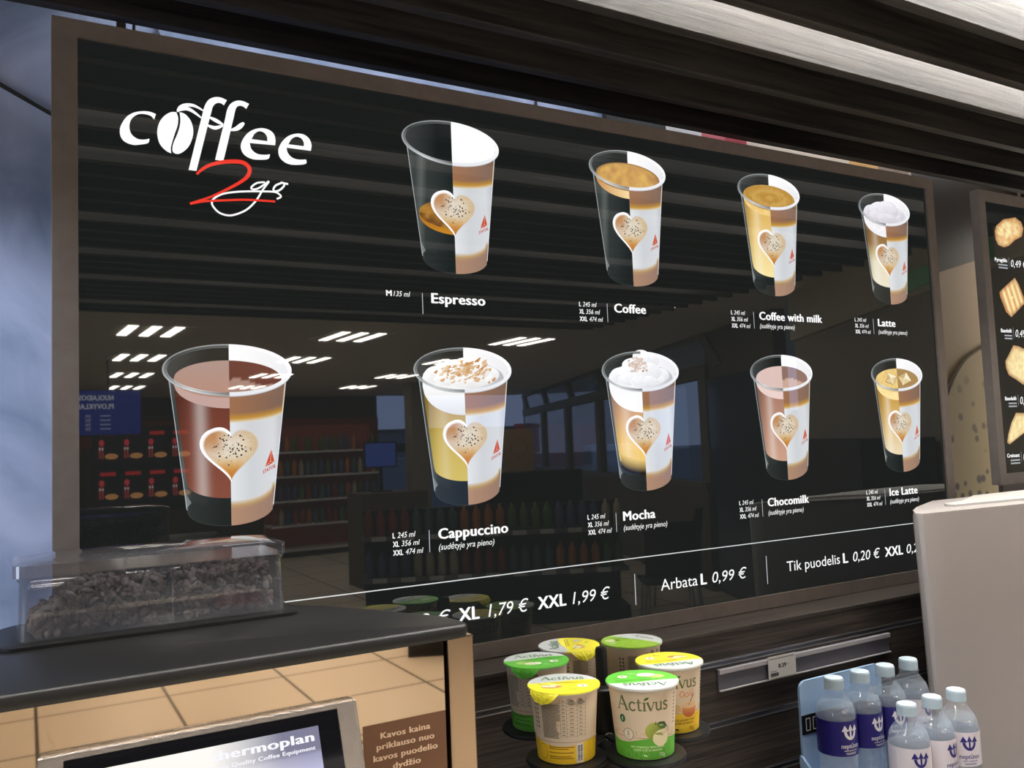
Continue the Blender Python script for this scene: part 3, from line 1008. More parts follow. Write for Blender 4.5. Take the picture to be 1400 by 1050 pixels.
HI = (CC, 0.1815, 0.0655, 0.0235)
cream_surf = lambda c0, c1: (lambda x, y: mix(c0, c1, 0.5 + 0.5 * sin(sq(((x - CC) / 0.065) ** 2 + ((y - 0.182) / 0.023) ** 2) * 11 + 3 * noise2(x, y))))
DRINK = {
    'espresso': dict(ell=(CC, 0.0860, 0.0555, 0.0210), body=None, foam=0.008, foamc=lambda x, y: mix(S(196, 132, 40), S(150, 92, 30), (y - 0.06) / 0.04),
                     surf=lambda x, y: mix(S(186, 134, 58), S(112, 74, 36), noise2(x, y, 0.7) * (1.25 if y < 0.085 else 0.6))),
    'coffee': dict(ell=HI, body=None, foam=0.013, foamc=lambda x, y: mix(S(206, 148, 84), S(246, 216, 160), (x - 0.02) / 0.058),
                   surf=lambda x, y: mix(mix(S(226, 182, 100), S(188, 140, 88), noise2(x, y, 0.6)), S(120, 84, 52), max(0, ((x - CC) / 0.065) ** 2 + ((y - 0.1815) / 0.0235) ** 2 - 0.72) * 2.6)),
    'milk': dict(ell=HI, body=[(0, S(250, 232, 168)), (0.5, S(240, 210, 136)), (1, S(220, 178, 92))], foam=0.011, foamc=swirl(S(232, 192, 110), S(246, 214, 140)),
                 surf=cream_surf(S(186, 140, 62), S(206, 164, 88))),
    'latte': dict(ell=HI, body=[(0, S(236, 228, 206)), (0.42, S(230, 220, 190)), (0.55, S(200, 184, 132)), (0.68, S(160, 124, 76)), (0.9, S(146, 110, 66))], foam=0.022, foamc=swirl(S(236, 234, 238), S(252, 250, 252)),
                  surf=swirl(S(206, 202, 208), S(232, 228, 234), 0.6), dome=lambda P: creamy(P, S(236, 233, 240), S(190, 184, 194))),
    'choco': dict(ell=HI, body=[(0, S(134, 78, 62)), (0.5, S(124, 68, 54)), (1, S(108, 58, 46))], foam=0.013, foamc=lambda x, y: S(196, 164, 156),
                  surf=lambda x, y: mix(S(184, 140, 122), S(172, 144, 134), (y - 0.16) / 0.04), surf_r=lambda x, y: S(104, 56, 46) if y > 0.178 + 0.004 * sin(x * 90) else S(166, 132, 118), shine=0.28),
    'cappuccino': dict(ell=HI, body=[(0, S(212, 190, 100)), (0.5, S(200, 174, 84)), (1, S(170, 132, 40))], foam=0.030, foamc=lambda x, y: mix(S(216, 216, 216), S(250, 250, 250), (y - 0.125) / 0.04),
                       surf=lambda x, y: S(248, 248, 248), surf_r=lambda x, y: mix(S(244, 244, 246), S(176, 176, 182), (x - CC) / 0.07), dome=lambda P: creamy(P, S(255, 255, 255), S(214, 212, 212), 'streak'), shine=0.12),
    'mocha': dict(ell=HI, body=[(0.05, S(240, 206, 122)), (0.35, S(244, 202, 112)), (0.7, S(214, 166, 116)), (1, S(184, 140, 112))], foam=0.032, foamc=lambda x, y: S(252, 252, 254), dark_foot=True,
                  surf=lambda x, y: S(250, 250, 252), surf_r=lambda x, y: mix(S(240, 240, 246), S(186, 186, 196), (x - CC) / 0.07), dome=lambda P: creamy(P, S(255, 255, 255), S(200, 204, 214), 'dust', peak=0.017), shine=0.2),
    'chocomilk': dict(ell=HI, body=[(0, S(206, 162, 138)), (0.5, S(190, 144, 122)), (1, S(166, 122, 104))], foam=0.013, foamc=lambda x, y: S(236, 210, 204),
                      surf=lambda x, y: S(222, 194, 186), surf_r=lambda x, y: S(142, 112, 100) if y > 0.179 + 0.004 * sin(x * 80) else S(202, 168, 150), shine=0.25),
    'ice': dict(ell=HI, body=[(0, S(240, 222, 190)), (0.35, S(228, 200, 146)), (0.8, S(206, 164, 82)), (1, S(196, 150, 70))], foam=0.016, foamc=swirl(S(248, 218, 140), S(255, 236, 176)),
                surf=lambda x, y: mix(S(246, 214, 136), S(224, 190, 120), noise2(x, y)), surf_r=lambda x, y: S(170, 136, 84), dome=ice_cubes, shine=0.3),
}

CUPS = [('espresso', 0.4100, 0.5279, 'Espresso', 0.4479, 0.5348, 0.4835), ('coffee', 0.7315, 0.5279, 'Coffee', 0.7683, 0.8329, 0.4834), ('milk', 1.0535, 0.5282, 'Coffee with milk', 1.0884, 1.2510, 0.4836),
        ('latte', 1.3762, 0.5279, 'Latte', 1.4103, 1.4637, 0.4828), ('choco', 0.0895, 0.1925, None, 0, 0, 0), ('cappuccino', 0.4169, 0.1952, 'Cappuccino', 0.4466, 0.5585, 0.1512),
        ('mocha', 0.7378, 0.1958, 'Mocha', 0.7662, 0.8310, 0.1516), ('chocomilk', 1.0578, 0.1954, 'Chocomilk', 1.0820, 1.1856, 0.1519), ('ice', 1.3789, 0.1938, 'Ice Latte', 1.4098, 1.4955, 0.1495)]
NICE = {'espresso': 'printed espresso in a half clear cup', 'coffee': 'printed black coffee with golden crema', 'milk': 'printed pale milky coffee', 'latte': 'printed latte with whipped foam',
        'choco': 'printed brown cocoa cup, the largest looking picture', 'cappuccino': 'printed cappuccino with cinnamon dusted foam', 'mocha': 'printed mocha with whipped peak', 'chocomilk': 'printed pinkish cocoa milk', 'ice': 'printed iced latte with ice cubes'}
for key, x0, z0, name, nx, nr, nz in CUPS:
    P = Paint(board_map(x0, z0), step=0.00007)
    draw_cup(P, key)
    o = P.build('drink_picture', M['print'], menu)
    o['label'] = NICE[key]
    if not name:
        continue
    T_ = Paint(board_map(0, 0))
    T_.text(name, nx, nz, 0.0150, WHITE, nr - nx, bold=True)
    if key == 'espresso':
        T_.text('M', nx - 0.068, nz + 0.007, 0.0084, WHITE, 0.0085, bold=True)
        T_.text('135 ml', nx - 0.057, nz + 0.007, 0.0078, WHITE, 0.0235, shear=0.2)
    else:
        for i, (a, wa, b, rr) in enumerate((('L', 0.0036, '245 ml', -0.0355), ('XL', 0.0092, '356 ml', -0.0295), ('XXL', 0.0146, '474 ml', -0.0245))):
            zz = nz + 0.0068 - 0.0116 * i
            T_.text(a, nx - 0.0675, zz, 0.0076, WHITE, wa, bold=True)
            xx = nx - 0.0675 + wa + 0.0032
            T_.text(b, xx, zz, 0.0078, WHITE, nx + rr - xx, shear=0.2)
        if key != 'coffee':
            T_.text('(sudėtyje yra pieno)', nx, nz - 0.0152, 0.0088, WHITE, 0.0875, shear=0.2)
    T_.rect(nx - 0.0140, nx - 0.0130, nz - 0.0165, nz + 0.0135, S(190, 196, 205), 1)
    o = T_.build('drink_name', M['print'], menu)
    o['label'] = 'white lettering ' + name

T_ = Paint(board_map(0, 0))
T_.rect(0.15, 1.545, 0.0907, 0.0921, S(225, 228, 230), 1)
for s, x0, x1, kind in (('XL', 0.4740, 0.5068, 'b'), ('1,79 €', 0.5209, 0.5841, 'i'), ('XXL', 0.6033, 0.6535, 'b'), ('1,99 €', 0.6648, 0.7309, 'i'), ('9 €', 0.4140, 0.4585, 'i'), ('Arbata', 0.8347, 0.9120, 'r'), ('L', 0.9187, 0.9322, 'b'),
                        ('0,99 €', 0.9427, 1.0190, 'i'), ('Tik puodelis', 1.1196, 1.2570, 'r'), ('L', 1.2655, 1.2795, 'b'), ('0,20 €', 1.2917, 1.3667, 'i'), ('XXL', 1.3841, 1.4380, 'b'), ('0,2', 1.4476, 1.4836, 'i')):
    T_.text(s, x0, 0.0347, 0.0187, WHITE, x1 - x0, bold=(kind == 'b'), shear=0.2 if kind == 'i' else 0.0)
for x in (0.7826, 1.0698):
    T_.rect(x, x + 0.0014, 0.0187, 0.0670, S(200, 205, 212), 1)
o = T_.build('price_line', M['print'], menu)
o['label'] = 'white price line along the bottom'

# ================================================================== PASTRY MENU BOARD
pm = thing('pastry_menu_board', 'narrow backlit pastry menu board with grey frame at the right edge', 'menu board', (1.772, 0.0, 1.419))
PW, PH, PT = 0.37, 0.650, 0.024
g = G()
for quad in ([(0, PH), (PW, PH), (PW - PT, PH - PT), (PT, PH - PT)], [(PW, PH), (PW, 0), (PW - PT, PT), (PW - PT, PH - PT)],
             [(PW, 0), (0, 0), (PT, PT), (PW - PT, PT)], [(0, 0), (0, PH), (PT, PH - PT), (PT, PT)]):
    g.prism([(a, b) for a, b in reversed(quad)], -0.004, 0.016, 0, fn=lambda x, z, y: (x, y, z))
g.build('frame', M['frame2'], pm)
g = G(); g.box(PT, PW - PT, 0.0, 0.014, PT, PH - PT)
g.build('panel', M['black_glass'], pm)
g = G(); g.box(0.02, 0.35, 0.004, 0.014, -0.022, 0.0)
g.build('lower_bracket', M['frame2'], pm)
PAS = [[(1.829, 1.98), (1.836, 1.993), (1.866, 2.011), (1.914, 2.02), (1.936, 2.011), (1.943, 1.997), (1.934, 1.977), (1.907, 1.967), (1.879, 1.951), (1.86, 1.946), (1.838, 1.95), (1.83, 1.962)],
       [(1.892, 1.879), (1.906, 1.865), (1.922, 1.836), (1.926, 1.824), (1.894, 1.804), (1.867, 1.788), (1.848, 1.799), (1.83, 1.834), (1.829, 1.843), (1.856, 1.859)],
       [(1.866, 1.725), (1.886, 1.723), (1.913, 1.716), (1.935, 1.700), (1.935, 1.660), (1.892, 1.636), (1.868, 1.647), (1.839, 1.658), (1.831, 1.673), (1.83, 1.688), (1.845, 1.703)],
       [(1.855, 1.574), (1.888, 1.573), (1.925, 1.560), (1.905, 1.537), (1.866, 1.523), (1.839, 1.512), (1.821, 1.505), (1.813, 1.51), (1.819, 1.527), (1.835, 1.553)]]
PNAME = ['round crumb topped pastry', 'square lattice pastry', 'golden folded bun', 'croissant']
pmap = lambda u, v, h: (u - 1.772, -h - 0.0002, v - 1.419)
for i, pts in enumerate(PAS):
    P = Paint(pmap)
    cx, cy = sum(p[0] for p in pts) / len(pts), sum(p[1] for p in pts) / len(pts)
    N = len(pts) * 5
    ring = []
    for a, b in zip(pts, pts[1:] + pts[:1]):
        for k in range(5):
            ring.append((a[0] + (b[0] - a[0]) * k / 5, a[1] + (b[1] - a[1]) * k / 5))
    uv, cs, fs = [(cx, cy)], [S(255, 236, 170)], []
    R_ = 8
    for r_ in range(1, R_ + 1):
        for j, q in enumerate(ring):
            p = (cx + (q[0] - cx) * r_ / R_, cy + (q[1] - cy) * r_ / R_)
            uv.append(p)
            n_ = noise2(p[0] * 0.7, p[1] * 0.7) if i != 1 else 0.5 + 0.5 * sin((p[0] * 1.2 + p[1] * 0.5) * 260)
            c = mix(S(255, 244, 186), S(214, 130, 44), n_ * (0.42 if i in (2, 3) else 0.85))
            cs.append(mix(c, S(150, 74, 16), 0.75 * max(0, r_ / R_ - 0.72) / 0.28))
    for j in range(N):
        fs.append((0, 1 + (j + 1) % N, 1 + j))
    for r_ in range(1, R_):
        for j in range(N):
            k2 = (j + 1) % N
            fs.append((1 + (r_ - 1) * N + j, 1 + (r_ - 1) * N + k2, 1 + r_ * N + k2, 1 + r_ * N + j))
    P.put(uv, fs, cs, 1)
    o = P.build('pastry_picture', M['print'], pm)
    o['label'] = 'printed ' + PNAME[i]
for nm, x0, x1, z in (('Pyragėlis', 1.821, 1.868, 1.9165), ('Bandelė', 1.823, 1.864, 1.757), ('Bandelė', 1.818, 1.861, 1.606), ('Croissant', 1.809, 1.856, 1.481)):
    T_ = Paint(pmap)
    T_.text(nm, x0, z - 0.004, 0.0085, WHITE, x1 - x0, bold=True)
    for q in range(2):
        T_.rect(x0 + 0.012, x1, z - 0.0125 - q * 0.0065, z - 0.0095 - q * 0.0065, S(176, 180, 186), 1)
    T_.rect(x1 + 0.0060, x1 + 0.0070, z - 0.016, z + 0.008, S(150, 155, 160), 1)
    T_.text('0,49 €', x1 + 0.0125, z - 0.013, 0.0175, WHITE, 0.060, shear=0.2)
    o = T_.build('pastry_price', M['print'], pm)
    o['label'] = 'white lettering ' + nm + ' 0,49 €'


# ================================================================== COUNTER AND SLATTED DISPLAY WALL
CZ = 0.950
g = G(); g.box(-3.0, 2.4, -0.62, 0.28, 0.0, CZ - 0.03); g.box(-3.0, 2.4, -0.66, 0.28, CZ - 0.03, CZ)
tag(g.build('counter', M['slatwall']), 'dark wood service counter under the coffee machine and displays', 'counter')

dw = thing('display_wall', 'dark wood slatwall with aluminium grooves below the coffee menu board', 'display wall', (0, 0, CZ))
WX0, WX1 = 0.20, 1.92
for z0, z1 in ((CZ, 1.0105), (1.0195, 1.1000), (1.1090, 1.1920), (1.2010, 1.2405)):
    g = G(); g.box(WX0, WX1, -0.070, -0.050, z0 - CZ, z1 - CZ)
    g.build('board', M['slatwall'], dw, bevel=0.0008)
for z in (1.0105, 1.1000, 1.1920):
    g = G(); g.box(WX0, WX1, -0.0555, -0.050, z - CZ, z + 0.0090 - CZ)
    g.box(WX0, WX1, -0.0708, -0.0555, z - CZ, z + 0.0018 - CZ); g.box(WX0, WX1, -0.0704, -0.0555, z + 0.0078 - CZ, z + 0.0090 - CZ)
    g.build('groove_profile', M['alu'], dw)
g = G(); g.box(WX0, WX1, -0.074, 0.036, 1.2405 - CZ, 1.2470 - CZ)
g.build('top_ledge', M['ledge'], dw, bevel=0.001)
g = G(); g.box(WX0, WX1, -0.050, 0.034, 0, 1.2405 - CZ)
g.build('carcass', M['black_matte'], dw)

pr = thing('price_rail', 'grey plastic price rail stuck on the dark slatwall', 'price rail', (0.879, -0.0702, 1.1545))
g = G(); g.box(0, 0.404, -0.0035, 0, 0, 0.0335)
g.build('strip', M['rail'], pr, bevel=0.0006)
g = G(); g.box(0, 0.404, -0.0075, -0.0035, 0.0262, 0.0335); g.box(0, 0.404, -0.0075, -0.0035, 0, 0.0022)
g.build('lip', M['rail_lip'], pr, bevel=0.0006)
tg = thing('price_tag', 'small white paper price tag 0.39 in the grey price rail', 'price tag', (0.981, -0.0782, 1.1572))
g = G(); g.box(0, 0.062, -0.0006, 0, 0, 0.0345)
g.build('paper', M['white_plastic'], tg)
P = Paint(lambda u, v, h: (u, -0.0007 - h, v))
P.text('0.39', 0.031, 0.0150, 0.0068, S(20, 20, 20), 0.0175, bold=True, align='c')
P.text('-', 0.0425, 0.0165, 0.0068, S(20, 20, 20), 0.003)
for q in range(16):
    P.rect(0.003 + q * 0.0035, 0.0054 + q * 0.0035, 0.0296, 0.0312, S(70, 70, 70))
for q in range(14):
    P.rect(0.004 + q * 0.0013, 0.0046 + q * 0.0013 + 0.0004 * (q % 3), 0.003, 0.0085, S(40, 40, 40))
P.rect(0.004, 0.018, 0.0105, 0.0115, S(120, 120, 120))
P.build('print', M['ink'], tg)

# ================================================================== PORRIDGE CUPS
CR0, CR1, CH = 0.0312, 0.0372, 0.0735


def cup_r(v):
    return CR0 + (CR1 - CR0) * v / CH


def cup_map(s, v, h):
    """s = angle * mean radius, v = height; s = 0 faces -y"""
    a = s / 0.0345 - pi / 2
    r = cup_r(v) + 0.00016 + h
    return (r * cos(a), r * sin(a), v)


GLY = {   # hand-built roman capitals/lowercase for the cup wordmark: (points, width factor)
    'A': ([([(0.0, 0), (0.36, 0.98)], .6), ([(0.36, 0.98), (0.72, 0)], 1.35), ([(0.15, 0.36), (0.58, 0.36)], .6), ([(-0.09, 0.02), (0.12, 0.02)], .6), ([(0.58, 0.02), (0.86, 0.02)], .6)], 0.86),
    'c': ([([(0.44, 0.48), (0.36, 0.58), (0.2, 0.58), (0.07, 0.42), (0.06, 0.22), (0.17, 0.05), (0.32, 0.02), (0.46, 0.11)], 1.0)], 0.53),
    't': ([([(0.16, 0.82), (0.16, 0.16), (0.22, 0.04), (0.36, 0.06)], 1.0), ([(0.0, 0.59), (0.34, 0.59)], .65)], 0.40),
    'i': ([([(0.14, 0.6), (0.14, 0.0)], 1.1), ([(0.02, 0.58), (0.14, 0.58)], .6), ([(0.02, 0.02), (0.27, 0.02)], .6)], 0.31),
    'v': ([([(0.03, 0.6), (0.27, 0.0)], 1.25), ([(0.27, 0.0), (0.49, 0.6)], .6), ([(-0.05, 0.58), (0.14, 0.58)], .6), ([(0.39, 0.58), (0.57, 0.58)], .6)], 0.56),
    'u': ([([(0.1, 0.6), (0.1, 0.2), (0.16, 0.06), (0.28, 0.03), (0.42, 0.13)], 1.0), ([(0.44, 0.6), (0.44, 0.02)], 1.0), ([(0.0, 0.58), (0.1, 0.58)], .6), ([(0.34, 0.58), (0.44, 0.58)], .6), ([(0.44, 0.02), (0.54, 0.02)], .6)], 0.59),
    's': ([([(0.36, 0.5), (0.26, 0.58), (0.13, 0.56), (0.07, 0.45), (0.15, 0.34), (0.28, 0.28), (0.36, 0.17), (0.29, 0.04), (0.15, 0.01), (0.04, 0.10)], 1.0)], 0.42)}


def wordmark(P, x0, y, W, c, leaf, layer=2, wt=0.115):
    word = 'Activus'
    tot = sum(GLY[ch][1] for ch in word)
    k = W / tot
    x = x0
    for ch in word:
        strokes, adv = GLY[ch]
        for pts, wf in strokes:
            P.stroke([(x + p[0] * k, y + p[1] * k) for p in pts], wt * wf * k, c, layer, smooth=len(pts) > 2)
        if ch == 'i':
            lx, ly = x + 0.12 * k, y + 0.70 * k
            P.poly([(lx, ly), (lx + 0.10 * k, ly + 0.02 * k), (lx + 0.26 * k, ly + 0.10 * k), (lx + 0.36 * k, ly + 0.26 * k), (lx + 0.16 * k, ly + 0.24 * k), (lx + 0.02 * k, ly + 0.14 * k)], leaf, layer)
        x += adv * k


GREEN, GREEN2, YEL, YEL2 = S(104, 196, 62), S(150, 196, 54), S(240, 226, 52), S(232, 188, 40)
OLIVE, BEIGE = S(104, 112, 66), S(222, 202, 176)


def sleeve_art(P, kind):
    band = S(98, 178, 58) if kind == 'apple' else S(238, 196, 44)
    dk = S(52, 108, 40) if kind == 'apple' else S(150, 104, 24)
    HALF = 0.0345 * pi
    # whole wrap
    P.strip(-HALF, HALF, lambda s: 0.0008, lambda s: CH - 0.0012, 96, 4, BEIGE, 0)
    P.strip(-HALF, HALF, lambda s: 0.0008, lambda s: 0.0215 + 0.0018 * cos(s * 90) + (0.002 * sin(s * 60) if abs(s) < 0.05 else 0), 96, 2, band, 1)
    P.strip(-HALF, HALF, lambda s: 0.0236, lambda s: 0.0240, 96, 1, S(150, 110, 70), 1)
    # ---- front
    r = random.Random(2)
    for q in range(60):
        s = r.uniform(-0.043, 0.043)
        P.disc(s, 0.0240 + r.uniform(0, 0.0055), r.uniform(0.0008, 0.002), r.uniform(0.0006, 0.0012), mix(S(206, 160, 116), S(232, 204, 166), r.random()), 1.5, 8)
    wordmark(P, -0.0315, 0.0530, 0.0560, OLIVE, S(74, 116, 48), 2)
    P.disc(-0.0215 if kind == 'apple' else -0.030, 0.0272, 0.0062, 0.0062, S(84, 66, 48), 2, 24)
    P.disc(-0.0215 if kind == 'apple' else -0.030, 0.0272, 0.0057, 0.0057, S(226, 216, 196), 3, 24)
    P.text('2', -0.0215 if kind == 'apple' else -0.030, 0.0262, 0.0048, S(70, 54, 40), align='c', layer=4)
    P.text('min', -0.0215 if kind == 'apple' else -0.030, 0.0236, 0.0015, S(70, 54, 40), align='c', layer=4)
    if kind == 'apple':
        P.disc(-0.0275, 0.0432, 0.0036, 0.0044, S(34, 104, 60), 2, 20)
        P.text('1', -0.0275, 0.0412, 0.0042, S(226, 226, 216), bold=True, align='c', layer=3)
        P.disc(0.0075, 0.0310, 0.0098, 0.0092, lambda s, v: mix(S(178, 190, 84), S(112, 128, 34), ((s - 0.004) / 0.012 + (0.034 - v) / 0.012) * 0.5 + 0.2), 3, 28, 5)
        P.disc(0.0155, 0.0232, 0.0098, 0.0088, S(236, 226, 184), 4, 28)
        P.poly([(0.003, 0.0290), (0.026, 0.0290), (0.026, 0.0340), (0.010, 0.0330)], lambda s, v: S(160, 172, 72), 2)
        P.strip(0.0052, 0.0262, lambda s: 0.0262 + 0.004 * ((s - 0.0155) / 0.0105) ** 2, lambda s: 0.0292, 12, 1, lambda s, v: S(160, 172, 74) if s < 0.016 else BEIGE, 5)
        P.disc(0.0170, 0.0262, 0.0010, 0.0006, S(90, 60, 30), 6, 8)
        P.poly([(0.0100, 0.0388), (0.0140, 0.0408), (0.0200, 0.0402), (0.0240, 0.0345), (0.0190, 0.0325), (0.0140, 0.0340)], S(62, 98, 42), 6)
        P.stroke([(0.0100, 0.0388), (0.0170, 0.0368), (0.0240, 0.0345)], 0.0004, S(120, 150, 80), 7)
        P.stroke([(0.0088, 0.0378), (0.0094, 0.0412)], 0.0007, S(76, 56, 30), 7, smooth=False)
        P.text('OAT PORRIDGE WITH APPLES', 0.0, 0.0130, 0.0023, S(206, 240, 170), 0.0400, bold=True, align='c', layer=2)
        P.text('AVIŽINĖ KOŠĖ SU OBUOLIAIS', 0.0, 0.0098, 0.0023, S(206, 240, 170), 0.0340, bold=True, align='c', layer=2)
        ringc, dark2 = S(150, 206, 106), S(214, 236, 186)
    else:
        P.stroke([(0.0065, 0.0470), (0.0050, 0.0490), (0.0022, 0.0480), (0.0016, 0.0440), (0.0045, 0.0425), (0.0070, 0.0450), (0.0050, 0.0452)], 0.0009, S(214, 124, 70), 2)
        P.ring(0.0100, 0.0446, 0.0019, 0.0022, 0.0026, 0.0029, 0, 2 * pi, S(214, 124, 70), 2, 16)
        P.stroke([(0.0148, 0.0510), (0.0136, 0.0428)], 0.0008, S(214, 124, 70), 2, smooth=False)
        P.stroke([(0.0182, 0.0515), (0.0186, 0.0428), (0.0166, 0.0428), (0.0164, 0.0462), (0.0182, 0.0462)], 0.0008, S(214, 124, 70), 2)
        P.ring(-0.0200, 0.0425, 0.0115, 0.0052, 0.0120, 0.0057, 0, 2 * pi, S(92, 116, 58), 2, 4)
        P.rect(-0.0285, -0.0100, 0.0385, 0.0468, S(98, 126, 62), 2)
        P.text('ADDED', -0.0193, 0.0431, 0.0028, BEIGE, 0.016, bold=True, align='c', layer=3)
        P.text('FREE', -0.0193, 0.0394, 0.0028, BEIGE, 0.015, bold=True, align='c', layer=3)
        P.disc(0.0140, 0.0275, 0.0105, 0.0090, lambda s, v: mix(S(226, 150, 90), S(190, 92, 44), (0.030 - v) / 0.010), 3, 28, 4)
        P.disc(0.0140, 0.0325, 0.0102, 0.0038, S(228, 190, 146), 4, 24)
        P.disc(-0.0050, 0.0295, 0.0075, 0.0050, S(216, 176, 130), 2, 20)
        P.stroke([(0.0125, 0.0330), (0.0200, 0.0445)], 0.0011, S(140, 82, 48), 5, smooth=False)
        P.text('OAT PORRIDGE GOLDEN SYRUP', 0.0, 0.0145, 0.0023, S(146, 104, 20), 0.0440, bold=True, align='c', layer=2)
        P.text('AVIŽINĖ KOŠĖ SU SIRUPU', 0.0, 0.0108, 0.0023, S(146, 104, 20), 0.0400, bold=True, align='c', layer=2)
        ringc, dark2 = S(190, 146, 30), S(70, 50, 30)
    for q in range(3):
        cx = -0.024 + q * 0.0105
        P.ring(cx, 0.0052, 0.0036, 0.0036, 0.0041, 0.0041, 0, 2 * pi, ringc, 2, 20)
    P.disc(-0.0042, 0.0054, 0.0013, 0.0012, dark2, 3, 10)
    P.disc(-0.0022, 0.0048, 0.0013, 0.0012, dark2, 3, 10)
    P.ring(0.0285, 0.0125, 0.0058, 0.0072, 0.0062, 0.0076, 0, 2 * pi, ringc, 2, 24)
    P.text('70g', 0.0175, 0.0034, 0.0042, S(226, 236, 206) if kind == 'apple' else S(120, 84, 20), align='c', layer=2)
    for q in range(9):
        P.rect(0.0345, 0.0385, 0.0350 + q * 0.0038, 0.0368 + q * 0.0038, S(150, 134, 114), 2)
    # ---- back: nutrition table, small print, barcode
    B0 = HALF
    tb = lambda s: s - B0 if s > 0 else s + B0

    def brect(s0, s1, v0, v1, c, layer):
        P.strip(B0 + s0, B0 + s1, lambda s: v0, lambda s: v1, max(1, int((s1 - s0) / 0.004)), 1, c, layer)
    grey = S(120, 110, 98)
    for q in range(38):
        w = 0.0195 if q < 8 else (0.0215 if q > 18 else 0.0175)
        w -= 0.0016 * ((q * 7) % 5) / 4
        brect(-0.0215, -0.0215 + w, 0.0280 + q * 0.00098, 0.02855 + q * 0.00098, S(134, 124, 110), 2)
    for s in (-0.0005, 0.0062, 0.0175, 0.0275):
        brect(s, s + 0.00028, 0.0285, 0.0700, grey, 2)
    for q in range(10):
        brect(-0.004 if q % 2 else -0.0005, 0.0275, 0.0300 + q * 0.0040, 0.03025 + q * 0.0040, grey, 2)
        for s, w in ((0.0015, 0.003), (0.0095, 0.0045), (0.0200, 0.0035)):
            brect(s, s + w, 0.0314 + q * 0.0040, 0.0324 + q * 0.0040, S(140, 128, 114), 2)
    for q in range(5):
        brect(0.0075, 0.0165 - 0.001 * q, 0.0640 + q * 0.0014, 0.0647 + q * 0.0014, S(110, 100, 90), 3)
        brect(0.0185, 0.0268 - 0.001 * q, 0.0640 + q * 0.0014, 0.0647 + q * 0.0014, S(110, 100, 90), 3)
    for s in (-0.0285, -0.0325):
        for q in range(6):
            brect(s, s + 0.0018, 0.036 + q * 0.0048, 0.0388 + q * 0.0048, S(96, 88, 78), 2)
    for q in range(7):
        if q not in (2, 4):
            brect(-0.0155, 0.0135 - 0.003 * (q % 3), 0.0062 + q * 0.0020, 0.0072 + q * 0.0020, dk, 2)
    brect(0.0165, 0.0255, 0.0015, 0.0215, S(226, 222, 214), 2)
    r = random.Random(9)
    v = 0.0035
    while v < 0.0200:
        h_ = r.choice((0.00025, 0.0005, 0.0008))
        brect(0.0180, 0.0240, v, v + h_, S(38, 36, 36), 3)
        v += h_ + r.choice((0.0003, 0.0005))
    P.ring(B0 - 0.0245, 0.0120, 0.0060, 0.0078, 0.0064, 0.0082, 0, 2 * pi, dk, 2, 24)


LR = 0.0402


def lid_art(P, kind):
    cir = lambda x: sq(LR * LR * 0.985 - x * x)
    wave = lambda x: 0.0080 + 0.0042 * sin(x / LR * 2.2 + 0.3)
    main = {'apple': S(104, 198, 66), 'honey': S(242, 230, 58), 'pear': S(160, 204, 62)}[kind]
    dk = {'apple': S(70, 140, 44), 'honey': S(186, 160, 34), 'pear': S(118, 158, 44)}[kind]
    P.strip(-LR * 0.992, LR * 0.992, lambda x: -cir(x), lambda x: max(-cir(x), min(cir(x), wave(x))), 40, 3, main, 1)
    P.strip(-LR * 0.992, LR * 0.992, lambda x: min(cir(x), max(-cir(x), wave(x))), cir, 40, 3, S(208, 212, 212), 1)
    if kind == 'pear':
        wordmark(P, -0.0160, 0.0215, 0.0330, S(54, 96, 52), S(60, 130, 50), 3)
        r = random.Random(4)
        for q in range(220):
            x, y = r.uniform(-0.030, 0.032), r.uniform(-0.026, 0.008)
            if x * x + y * y < 0.00125 and not (x < -0.008 and y < -0.010):
                P.stroke([(x, y), (x + r.uniform(0.001, 0.004), y + r.uniform(-0.0012, 0.0012))], 0.0007, mix(main, dk, r.uniform(0.3, 1)), 2, smooth=False)
        P.disc(-0.021, -0.018, 0.0075, 0.0075, S(228, 230, 190), 3, 20)
        P.disc(-0.0145, -0.0120, 0.0045, 0.0035, S(96, 150, 60), 3, 14)
        P.disc(-0.009, -0.027, 0.0040, 0.0032, S(196, 208, 200), 3, 16)
    else:
        wordmark(P, -0.0240, 0.0145, 0.0480, S(54, 100, 56), S(50, 104, 44), 3, wt=0.14)
        for q in range(2):
            P.rect(-0.012 + 0.004 * q, 0.030, 0.0030 - q * 0.0032, 0.0042 - q * 0.0032, dk, 2, nx=8)
        P.disc(0.0200, -0.0125, 0.0066, 0.0062, dk, 3, 22)
        P.disc(0.0200, -0.0125, 0.0060, 0.0056, S(226, 228, 214), 4, 22)
        P.text('2', 0.0200, -0.0150, 0.0060, S(56, 70, 56), align='c', layer=5)
        P.text('70g', 0.0080, -0.0260, 0.0046, S(90, 110, 40) if kind == 'honey' else S(206, 234, 180), align='c', layer=3)
        if kind == 'honey':
            P.disc(-0.0135, -0.0130, 0.0118, 0.0070, S(214, 176, 104), 3, 24)
            P.disc(-0.0135, -0.0095, 0.0112, 0.0052, S(236, 228, 196), 4, 24)
            P.stroke([(-0.0290, -0.0020), (-0.0150, -0.0090)], 0.0012, S(120, 96, 40), 5, smooth=False)
            P.disc(-0.0060, -0.0120, 0.0040, 0.0030, S(206, 140, 60), 5, 14)
        else:
            P.disc(-0.0150, -0.0100, 0.0120, 0.0080, lambda x, y: mix(S(186, 214, 120), S(96, 156, 60), (x + 0.020) / 0.018), 3, 24, 3)
            P.disc(-0.0070, -0.0165, 0.0105, 0.0068, S(236, 238, 210), 4, 24)
            P.disc(-0.0050, -0.0130, 0.0012, 0.0009, S(110, 130, 60), 5, 8)


# one sleeve mesh and one lid mesh per flavour, reused
_art = {}


